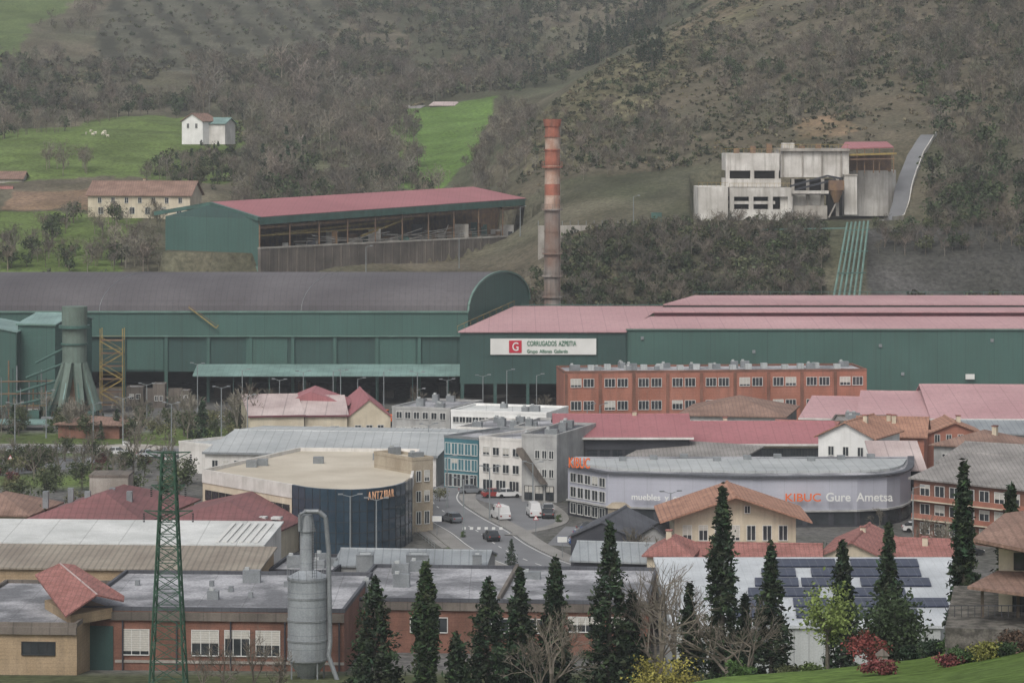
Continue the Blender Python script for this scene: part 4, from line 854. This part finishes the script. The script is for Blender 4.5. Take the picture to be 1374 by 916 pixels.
# ================= pylon =================
b=B('electricity_pylon'); cx,cy=X(226,280),280.; zb=float(hgt(cx,cy))-.3; zt=Z(606,280); hw=lambda z:.55+(zt-z)/(zt-zb)*1.15
zs=[zb]
while zs[-1]<zt-1.: zs.append(zs[-1]+hw(zs[-1])*1.2)
zs[-1]=zt
for i in range(len(zs)-1):
    a,c=zs[i],zs[i+1];wa,wc=hw(a),hw(c); cn=lambda w,z:[(cx-w,cy-w,z),(cx+w,cy-w,z),(cx+w,cy+w,z),(cx-w,cy+w,z)]
    A,Cn=cn(wa,a),cn(wc,c)
    for k in range(4):
        b.beam('legs','pylon_paint',A[k],Cn[k],.14); b.beam('bracing','pylon_paint',A[k],Cn[(k+1)%4],.07); b.beam('bracing','pylon_paint',A[(k+1)%4],Cn[k],.07); b.beam('struts','pylon_paint',Cn[k],Cn[(k+1)%4],.07)
for (z,L) in ((zt-.1,2.1),(zt-3.2,1.6),(zt-5.6,2.3)):
    for s_ in (-1,1):
        for yy in (-.4,.4): b.beam('cross_arms','pylon_paint',(cx,cy+yy,z),(cx+s_*L,cy,z+.1),.09); b.beam('cross_arms','pylon_paint',(cx,cy+yy,z-.9),(cx+s_*L,cy,z+.1),.07)
        for k in range(5): b.cyl('insulators','frame_dark',(cx+s_*L,cy),.1,.1,z-.25-k*.18,z-.15-k*.18,8)
b.done()
# ================= silo =================
b=B('dust_silo'); c=(X(413,318),318.); 
b.cyl('tank','silo_metal',c,2.15,2.15,Z(884,318),Z(773,318),28); b.cyl('cone','silo_metal',c,.5,2.1,Z(915,318),Z(884,318),24)
for e in (776,800,830,857,883): b.cyl('hoops','galvanised',c,2.22,2.22,Z(e,318)-.1,Z(e,318)+.1,28)
b.cyl('cyclone','silo_metal',(c[0]-.1,c[1]),.75,.75,Z(770,318),Z(708,318),16); b.cyl('cyclone_head','galvanised',(c[0]-.1,c[1]),.95,.6,Z(712,318),Z(690,318),16); b.cyl('filter_cone','silo_metal',c,2.1,.8,Z(773,318),Z(764,318),24)
for a in range(4):
    t=a*math.pi/2+.6; b.beam('legs','galvanised',(c[0]+2*math.cos(t),c[1]+2*math.sin(t),-.3),(c[0]+2*math.cos(t),c[1]+2*math.sin(t),Z(880,318)),.16)
path=[P(408,686,317.6),P(428,686,317.4),P(437,694,317.4),P(441,740,317.4),P(443,860,317.2),P(441,880,317),P(457,925,316.5)]
for p,q in zip(path,path[1:]): b.beam('duct','galvanised',p,q,.36,12)
path=[P(402,710,317),P(402,690,317),P(410,686,317.4)]
for p,q in zip(path,path[1:]): b.beam('duct','galvanised',p,q,.25,10)
b.beam('ladder','frame_dark',P(419,700,315.6),P(419,775,315.6),.05);b.beam('ladder','frame_dark',P(425,700,315.6),P(425,775,315.6),.05)
for k in range(20): b.beam('ladder','frame_dark',P(419,702+k*3.7,315.6),P(425,702+k*3.7,315.6),.03)
for k in range(16):
    t=k*math.pi/8; p=(c[0]+2.2*math.cos(t),c[1]+2.2*math.sin(t)); q=(c[0]+2.2*math.cos(t+math.pi/8),c[1]+2.2*math.sin(t+math.pi/8)); z=Z(775,318)
    b.beam('guard_rail','galvanised',(p[0],p[1],z),(p[0],p[1],z+1.1),.04); b.beam('guard_rail','galvanised',(p[0],p[1],z+1.1),(q[0],q[1],z+1.1),.04)
b.done()
# ================= roads =================
def strip(name,pts,w0,w1,z,m,th=0.):
    P_=[Vector(p) for p in pts]; out=[]
    for i in range(len(P_)-1):
        p0=P_[max(i-1,0)];p1=P_[i];p2=P_[i+1];p3=P_[min(i+2,len(P_)-1)]
        for k in range(8):
            t=k/8; out.append(.5*((2*p1)+(-p0+p2)*t+(2*p0-5*p1+4*p2-p3)*t*t+(-p0+3*p1-3*p2+p3)*t**3))
    out.append(P_[-1]); V=[];Fc=[]
    for i,p in enumerate(out):
        d=(out[min(i+1,len(out)-1)]-out[max(i-1,0)]).normalized(); n_=Vector((-d[1],d[0]))
        for w in (w0,w1): q=p+n_*w; V.append((q[0],q[1],z))
        if th: 
            for w in (w0,w1): q=p+n_*w; V.append((q[0],q[1],z-th))
    k=4 if th else 2
    for i in range(len(out)-1):
        a=i*k;c=a+k; Fc.append((a,a+1,c+1,c))
        if th: Fc+= [(a+2,a,c,c+2),(a+1,a+3,c+3,c+1)]
    bb=B(name); bb.add(name,m,V,Fc); bb.done(); return out
main=[(16,385),(4,408),(-1.5,425),(-5,442),(-9.5,460),(-13,480),(-13,505),(-20,530),(-45,548),(-90,556),(-160,560)]
o_=strip('road',main,-4.6,4.6,.012,'asphalt'); strip('pavement',main,4.6,7.2,.13,'pavement_concrete',.13); strip('pavement',main,-7.2,-4.6,.13,'pavement_concrete',.13)
strip('road_marking',main,-4.25,-4.1,.018,'road_paint'); strip('road_marking',main,4.1,4.25,.018,'road_paint')
bb=B('road_marking')
for i in range(0,len(o_)-1,2):
    p,q=o_[i],o_[i+1]; d=(q-p).normalized(); n_=Vector((-d[1],d[0])); q=p+(q-p)*.8
    V=[p-n_*.09,p+n_*.09,q+n_*.09,q-n_*.09]; bb.add('dashes','road_paint',[(v[0],v[1],.018) for v in V],[(0,3,2,1)])
bb.done()
side=[(-4,440),(3,452),(2,470),(-3,485),(-2,505),(10,520),(60,528),(140,530)]
strip('road',side,-3.5,3.5,.008,'asphalt'); strip('pavement',side,-5.3,-3.5,.12,'pavement_concrete',.12)
left=[(-60,551),(-75,540),(-84,522),(-110,505),(-150,495)]
strip('road',left,-4,4,.008,'asphalt')
bb=B('zebra_crossing')
for k in range(7): bb.box('bars','road_paint',(-7.4+k*1.1,444.2,.013+.01),(-6.9+k*1.1,447,.013+.014))
bb.done()
bb=B('parking_area');V=[(5,428),(14,424),(18,445),(8,448)];bb.add('surface','asphalt',[(x,y,.006) for x,y in V],[(0,1,2,3)])
for k in range(7): bb.box('bay_lines','road_paint',(8+k*.3,427+k*2.6,.011),(12.6+k*.3,427.12+k*2.6,.015))
bb.done()
bb=B('roundabout_island'); bb.cyl('kerb','concrete',(-72,556),7,7,0,.15,32); bb.done()
bb=B('grass_verge'); bb.add('grass_verge','pavement_concrete',[(x,y,.004) for x,y in ((-10,425),(-7,428),(-13,452),(-17,455))],[(0,1,2,3)]); bb.done()
# ================= cars =================
def car(x,y,rot,colr,van=False,z=0.):
    b=B('delivery_van' if van else 'parked_car'); W_=.88; hl=2.1 if not van else 2.5
    if van: low=[(-2.5,.3),(-2.5,1.1),(-2.4,1.25),(1.6,1.25),(2.35,1.05),(2.5,.75),(2.5,.3)]; cab=[(-2.45,1.24),(-2.35,2.15),(.9,2.15),(1.6,1.24)]
    else: low=[(-2.1,.3),(-2.15,.7),(-2.0,.92),(-1.2,.97),(.95,.95),(1.85,.78),(2.1,.6),(2.1,.3)]; cab=[(-1.75,.93),(-1.25,1.42),(.25,1.44),(1.0,.93)]
    b.extr('body',colr,(0,0),(0,1),(1,0),-W_,W_,low)
    n=len(cab); V=[]
    for s_ in (-1,1):
        for i,(t,zz) in enumerate(cab): V.append((t,s_*(W_-.06 if zz<1.3 else W_-.2),zz))
    b.add('cabin' ,'glass_dark' if not van else colr,V,[tuple(range(n)),tuple(reversed(range(n,2*n)))]+[(i,n+i,n+(i+1)%n,(i+1)%n) for i in range(n)])
    zt=cab[1][1]; b.box('roof_panel',colr,(cab[1][0]+.08,-W_+.2,zt),(cab[2][0]-.05,W_-.2,zt+.05))
    for s_ in (-1,1):
        for t in ((-.5,) if not van else ()): b.box('pillars',colr,(t-.05,s_*(W_-.1)-.05,.93),(t+.05,s_*(W_-.1)+.03,1.42))
        if van: b.box('side_glass','glass_dark',(.35,s_*(W_-.09)-.03,1.3),(1.2,s_*(W_-.09)+.03,1.85))
        b.box('tail_lights','car_red',(-hl-.08,s_*.7-.12,.65),(-hl+.05,s_*.7+.12,.85)); b.box('headlights','frame_white',(hl-.1,s_*.65-.16,.55),(hl+.03,s_*.65+.16,.7))
        for t in (-1.3,1.3):
            V=[(t+.32*math.cos(a*math.pi/7),s_*W_+k*s_*.05-.1*s_,.32+.32*math.sin(a*math.pi/7)) for k in (0,3) for a in range(14)]
            b.add('wheels','tyre',V,[tuple(range(14)),tuple(range(14,28))]+[(i,(i+1)%14,14+(i+1)%14,14+i) for i in range(14)])
    if van: b.add('windscreen_glass','glass_dark',[(1.6,-.75,1.3),(1.6,.75,1.3),(1.02,.65,2.05),(1.02,-.65,2.05)],[(0,1,2,3)])
    b.done(loc=(x,y,z+.02),rot=rot)
cr=['car_white','car_grey','car_black','car_red','car_blue','car_silver']
for (q,e,r,c_,v) in [(671,696,1.9,'car_white',1),(716,692,1.7,'car_white',1),(682,667,.2,'car_white',0),(664,667,.2,'car_red',0),(633,662,.1,'car_grey',0),(606,700,2.1,'car_grey',0)]:
    D=H*F/(e-R0); car(X(q,D),D,r,c_,bool(v))
for k in range(6): car(10.2+k*.3,428.4+k*2.6,.1 if k%2 else 3.2,cr[(k*2+4)%6])
for (x,y,r,c_) in [(-72,545,.1,'car_white'),(-85,538,.2,'car_black'),(-66,541,.1,'car_silver'),(-30,541,.3,'car_red'),(20,521.5,0,'car_black'),(30,522,0,'car_silver'),(62,532,0,'car_white'),(92,520,0,'car_black'),(-58,610,0,'car_white'),(-50,610,0,'car_grey'),(-20,612,0,'car_silver'),(84,447,1.5,'car_black'),(60,442,0,'car_white'),(64,418,.2,'car_black'),(-92,870,.2,'car_black'),(-116,876,.1,'car_white'),(-60,533,.1,'car_white'),(-55,533,.1,'car_grey'),(-50,533,.1,'car_black'),(-45,534,.1,'car_silver'),(-95,548,.2,'car_silver'),(8,505,1.5,'car_white'),(-1,512,.4,'car_black'),(5.5,458,1.6,'car_black'),(5.6,464,1.6,'car_silver'),(-3.,433,1.8,'car_black')]:
    car(x,y,r,c_,False,float(hgt(x,y)) if y>700 else 0.)
# ================= lamps & signs =================
def lamp(x,y,h=9.,dbl=True,rot=0.,z=0.):
    b=B('street_lamp'); b.cyl('pole','lamp_metal',(0,0),.13,.08,-.2,h,8); b.cyl('base','lamp_metal',(0,0),.18,.16,-.1,.6,8)
    for s_ in ((-1,1) if dbl else (1,)):
        b.beam('arm','lamp_metal',(0,0,h-.1),(s_*1.2,0,h+.25),.08); b.box('head','galvanised',(min(s_*1.0,s_*1.7),-.15,h+.18),(max(s_*1.0,s_*1.7),.15,h+.36))
    b.done(loc=(x,y,z),rot=rot)
for (q,D,h) in [(62,575,9),(125,548,9),(197,590,9),(230,560,8),(265,628,10),(297,560,11),(325,600,11),(332,565,9),(375,612,8),(407,620,9),(447,622,9),(457,622,9),(480,615,8),(515,622,9),(560,618,9),(600,612,8),(648,610,9),(680,612,10),(720,612,9),(788,590,5),(805,590,5),(575,520,8),(640,505,8),(600,470,8),(657,455,8),(622,440,8),(715,470,7),(470,412,9),(505,408,9),(900,440,6),(1225,430,8),(165,560,9),(20,560,8),(560,590,8)]:
    lamp(X(q,D),D,h,random.random()<.5,random.uniform(-.4,.4))
for (q,D,h) in [(491,757,9),(616,790,9),(850,768,8),(698,815,8)]: lamp(X(q,D),D,h,False,0,float(hgt(X(q,D),D)))
def sign(x,y,kind):
    b=B('traffic_sign'); b.cyl('post','galvanised',(0,0),.04,.04,-.1,2.6,8)
    if kind: 
        for r,m,o in ((.42,'sign_red',-.05),(.3,'sign_white',-.07)):
            V=[(r*math.sin(a*2*math.pi/3),o,2.3+r*math.cos(a*2*math.pi/3)) for a in range(3)]; b.add('plate_'+m,m,V+[(v[0],v[1]+.02,v[2]) for v in V],[(2,1,0),(3,4,5),(0,1,4,3),(1,2,5,4),(2,0,3,5)])
    else: b.box('panel','sign_white',(-.6,-.06,1.9),(.6,-.04,2.6)); b.box('panel_border','car_blue',(-.63,-.04,1.87),(.63,-.02,2.63))
    b.done(loc=(x,y,0),scale=1.15)
for (x,y,k) in [(-87,517,1),(-11,437,0),(3.5,437,1),(-17,470,1),(-70,541,0),(7,415,0),(-2,452,1)]: sign(x,y,k)
b=B('orange_excavator');
b.box('tracks','tyre',(-1.6,-1.3,0),(1.6,-.7,.8));b.box('tracks','tyre',(-1.6,.7,0),(1.6,1.3,.8));b.box('house','orange_letter',(-1.6,-1.2,.9),(.6,1.2,2.1));b.box('cab','glass_dark',(.2,-1.2,1.6),(1.4,-.2,2.9));b.box('cab_roof','orange_letter',(.15,-1.25,2.9),(1.45,-.15,3.))
b.beam('boom','orange_letter',(1,.3,1.8),(3.5,.3,5.2),.35);b.beam('stick','orange_letter',(3.5,.3,5.2),(5.4,.3,2.6),.28);b.box('bucket','rust_machine',(5,-.2,1.6),(5.9,.8,2.6)); b.done(loc=(X(520,600),600,0),rot=2.8)
# ================= fences =================
def fence(name,p,q,h,m,step=2.5,z=0):
    b=B(name);d,l=unit(p,q)
    for k in range(int(l/step)+1): x,y=p[0]+d[0]*k*step,p[1]+d[1]*k*step; b.beam('posts',m,(x,y,z),(x,y,z+h),.05)
    for f in (.3,.65,1.): b.beam('rails',m,(p[0],p[1],z+h*f),(q[0],q[1],z+h*f),.035)
    b.done()
fence('metal_fence',(-150,606),(-30,600),2.,'galvanised'); fence('metal_fence',(-8,598),(10,596),2.,'green_steel'); fence('metal_fence',(-11,424),(-18,458),1.,'galvanised')
# ================= sheep =================
def sheep_mesh():
    me=bpy.data.meshes.new('sheep'); V=[(0,0,.62),(-.4,0,.64),(.35,0,.66),(.55,0,.82),(.72,0,.72),(-.35,.13,.35),(-.38,.13,.02),(-.35,-.13,.35),(-.38,-.13,.02),(.3,.12,.35),(.3,.12,.02),(.3,-.12,.35),(.3,-.12,.02),(-.56,0,.55)]
    E=[(0,1),(0,2),(2,3),(3,4),(1,5),(5,6),(1,7),(7,8),(2,9),(9,10),(2,11),(11,12),(1,13)]
    R=[.29,.26,.25,.13,.08,.08,.035,.08,.035,.07,.035,.07,.035,.05]
    me.from_pydata(V,E,[]); o=bpy.data.objects.new('sheep',me); sc.collection.objects.link(o); md=o.modifiers.new('s','SKIN')
    for i,r in enumerate(R): me.skin_vertices[0].data[i].radius=(r,r)
    me.skin_vertices[0].data[0].use_root=True; ss=o.modifiers.new('u','SUBSURF'); ss.levels=1;ss.render_levels=1
    dg=bpy.context.evaluated_depsgraph_get(); m2=bpy.data.meshes.new_from_object(o.evaluated_get(dg)); m2.materials.clear(); m2.materials.append(MATS['wool']); bpy.data.objects.remove(o); return m2
sm=sheep_mesh()
for k in range(10):
    q=random.gauss(136,8) ; D=random.gauss(1040,6)
    o=bpy.data.objects.new('sheep',sm); sc.collection.objects.link(o); x=X(q,D); o.location=(x,D,float(hgt(x,D))); o.rotation_euler[2]=random.uniform(0,6.28); o.scale=(1.05,)*3
# ================= foreground trees =================
def plant(name,proto,x,y,s=1.,z=None,tint=(1,1,1)):
    V,q,c=proto; zz=float(hgt(x,y)) if z is None else z; a=random.uniform(0,6.28); ca,sa=math.cos(a),math.sin(a)
    V2=np.stack([V[:,0]*ca-V[:,1]*sa,V[:,0]*sa+V[:,1]*ca,V[:,2]],-1)*s
    o=quadmesh(name,V2,q,c*np.array(tint),'foliage'); o.location=(x,y,zz-.05); return o
for i,(q,e,D,r,k) in enumerate([(503,777,262,3.6,0),(571,757,258,1.15,1),(655,778,262,3.3,0),(698,766,265,3.0,0),(745,750,268,2.6,0),(818,700,262,3.3,0),(848,795,266,2.6,0),(925,785,268,1.9,0),(969,655,264,2.6,0),(1035,730,258,2.9,0),(1130,726,268,2.4,0),(1192,704,262,2.7,0),(1293,622,236,1.6,0),(1356,652,232,2.0,0),(612,850,258,2.2,0),(1000,800,268,1.9,0)]):
    x=X(q,D); zg=float(hgt(x,D)); h=Z(e,D)-zg
    pr=conifer(h,r,int(430*(h/13)),500+i,leaf=.28,per=20,column=bool(k),power=.85 if i%2 else .68,base=(.034,.05,.029) if not k else (.042,.063,.032))
    plant('cypress_tree' if k else 'conifer_tree',pr,x,D)
plant('evergreen_tree',broadleaf(7.5,3.0,601,(.045,.065,.033),34,120,.2,.1),X(1203,250),250)
plant('willow_tree',broadleaf(7.2,2.0,602,(.19,.24,.08),30,60,.16,.35),X(1110,236),236)
plant('yellow_shrub',broadleaf(3.,2.9,603,(.28,.25,.07),30,70,.13,0),X(886,232),232,z=float(hgt(X(886,232),232))-.2)
plant('red_leaf_shrub',broadleaf(2.5,1.5,604,(.20,.06,.055),24,60,.12,.1),X(1167,228),228)
plant('red_leaf_shrub',broadleaf(1.0,1.2,605,(.15,.05,.05),20,50,.12,0),X(1180,205),205); plant('red_leaf_shrub',broadleaf(.9,1.0,606,(.15,.05,.05),20,50,.12,0),X(1275,205),205)
for i,(q,D,h,r,c_) in enumerate([(990,231,1.3,1.4,(.07,.12,.04)),(1222,226,1.,.8,(.03,.05,.03)),(1284,222,1.4,1.2,(.06,.10,.04)),(1341,221,1.5,1.8,(.22,.22,.06)),(1255,223,1.2,1.,(.03,.045,.03)),(1060,232,.9,1.2,(.07,.08,.04)),(1366,205,1.4,1.3,(.12,.08,.06)),(1245,232,1.3,1.,(.04,.06,.03)),(1300,212,.9,.8,(.14,.16,.06)),(1090,226,.8,.9,(.08,.11,.04)),(930,236,1.2,1.5,(.09,.09,.06)),(780,238,1.6,1.8,(.08,.08,.06)),(1320,224,2.6,1.5,(.04,.06,.035)),(1290,205,1.3,1.1,(.05,.08,.035)),(1325,204,1.2,1.2,(.20,.20,.06)),(1350,204,1.,1.,(.05,.08,.04))]):
    plant('garden_shrub',broadleaf(h,r,620+i,c_,18,50,.12,0),X(q,D),D)
for i,(q,e,D) in enumerate([(888,742,262),(975,800,248),(740,800,250),(725,850,245),(905,770,285),(1003,810,246),(340,835,300),(300,850,296),(372,868,292),(640,840,300),(880,790,270),(270,870,294)]):
    x=X(q,D);zg=float(hgt(x,D)); h=max(Z(e,D)-zg,3.); plant('bare_tree',baretree(h,700+i,5,.014,(.18,.155,.13),.5,3,3),x,D)
b=B('stone_garden_lantern'); b.box('body','concrete',(-.35,-.35,0),(.35,.35,.6)); b.add('roof','concrete_dark',[(-.5,-.5,.6),(.5,-.5,.6),(.5,.5,.6),(-.5,.5,.6),(0,0,1.1)],[(3,2,1,0),(0,1,4),(1,2,4),(2,3,4),(3,0,4)]); x=X(1184,222); b.done(loc=(x,222,float(hgt(x,222))))
b=B('garden_wall'); 
for k in range(12):
    q0,q1=1235+k*4,1239+k*4; x0=X(q0,234);x1=X(q1,234); z=float(hgt(x0,234)); b.box('stones','stone_wall',(x0,234,z-1),(x1-.01,234.4,z+.8+.1*(k%2)))
b.done()
# ================= mid-town trees =================
mt=[broadleaf(5,2,801,(.075,.09,.048),16,40,.22,.2),broadleaf(3,1.8,802,(.075,.105,.045),14,36,.22,0),baretree(7,803,4,.035,(.22,.2,.17),.5,3),baretree(8,804,4,.035,(.17,.15,.125),.5,3),broadleaf(2.4,1.6,805,(.13,.06,.055),14,36,.2,0),conifer(8,2.4,160,806,leaf=.3,per=12,base=(.038,.056,.034)),broadleaf(4,2.2,807,(.13,.13,.07),14,36,.22,.15)]
def mtree(name,k,q,D,s=1.): plant(name,mt[k],X(q,D),D,s,0.)
mtree('conifer_tree',5,271,545,1.2); mtree('bare_tree',2,318,575,1.4);mtree('bare_tree',3,330,580,1.3);mtree('bare_tree',2,240,600,1.1);mtree('bare_tree',2,255,598,1.)
rs=random.Random(5)
for k in range(74):
    q=rs.uniform(-40,330);D=rs.uniform(570,602); i=rs.choice([0,1,0,3,2,6,3,5]); mtree({0:'broadleaf_tree',1:'hedge_bush',2:'bare_tree',3:'bare_tree',5:'conifer_tree',6:'broadleaf_tree'}[i],i,q,D,rs.uniform(.5,1.05)*(.7 if i==5 else 1))
for k in range(52):
    q=rs.uniform(-40,235);D=rs.uniform(504,536); i=rs.choice([0,1,0,4,6,3,3]); mtree({0:'broadleaf_tree',1:'hedge_bush',3:'bare_tree',4:'red_leaf_shrub',6:'broadleaf_tree'}[i],i,q,D,rs.uniform(.55,1.))
for (q,D) in [(50,432),(8,450),(62,405),(95,404),(-10,440),(30,460),(100,470),(215,470),(240,480),(180,475),(60,475),(140,478),(20,480),(225,490),(250,500),(75,490),(110,492)]: mtree('broadleaf_tree',rs.choice([0,6,0]),q,D,rs.uniform(.7,1.1))
for (q,D,i,s_) in [(686,408,5,.45),(660,413,1,.4),(590,478,6,.6),(622,436,1,.3),(750,452,1,.4),(930,436,3,.6),(985,432,1,.7),(730,600,3,.8),(560,606,3,.9),(470,600,2,.7),(1040,584,1,.8),(1180,440,3,.5),(850,395,3,.9),(870,392,2,.9),(1050,405,2,.7),(1110,400,0,.8),(1240,400,3,1.),(1270,405,2,1.),(365,604,3,.9),(395,606,2,.8),(430,608,3,.9),(690,604,1,.6),(610,605,3,.8)]: mtree('street_tree',i,q,D,s_)
# ================= light, sky, air, camera =================
w=bpy.data.worlds.new('World'); sc.world=w; w.use_nodes=True; nt=w.node_tree; bg=nt.nodes['Background']
sky=nt.nodes.new('ShaderNodeTexSky'); sky.sky_type='NISHITA'; sky.sun_disc=False; el,az=math.radians(50),math.radians(200)
sky.sun_elevation=el; sky.sun_rotation=az; sky.air_density=1.; sky.dust_density=4.
hs=nt.nodes.new('ShaderNodeHueSaturation'); hs.inputs['Saturation'].default_value=.35; nt.links.new(sky.outputs[0],hs.inputs['Color']); nt.links.new(hs.outputs[0],bg.inputs['Color']); bg.inputs['Strength'].default_value=.15
sd=bpy.data.lights.new('sun','SUN'); sd.energy=1.45; sd.angle=math.radians(25); sd.color=(1,.98,.95); so=bpy.data.objects.new('sun',sd); sc.collection.objects.link(so)
sdv=Vector((math.sin(az)*math.cos(el),math.cos(az)*math.cos(el),math.sin(el))); so.rotation_euler=sdv.to_track_quat('Z','Y').to_euler()
# valley mist: a real thin scattering volume filling the valley
mm=bpy.data.materials.new('mist'); mm.use_nodes=True; nn_=mm.node_tree; nn_.nodes.remove(nn_.nodes['Principled BSDF']); vs=nn_.nodes.new('ShaderNodeVolumeScatter'); vs.inputs['Density'].default_value=.00012; vs.inputs['Color'].default_value=(.9,.95,1,1); nn_.links.new(vs.outputs[0],nn_.nodes['Material Output'].inputs['Volume']); MATS['mist']=mm
b=B('valley_mist'); b.box('valley_mist','mist',(-1300,-60,-20),(1300,2500,420)); b.done()
cam=bpy.data.cameras.new('camera'); co=bpy.data.objects.new('camera',cam); sc.collection.objects.link(co); co.location=(0,0,H); co.rotation_euler=(math.pi/2,0,0)
cam.sensor_width=36; cam.lens=F/1374*36; cam.shift_y=-(458-R0)/1374; cam.clip_start=1; cam.clip_end=6000; sc.camera=co
sc.view_settings.view_transform='Standard'; sc.view_settings.look='None'; sc.view_settings.exposure=0
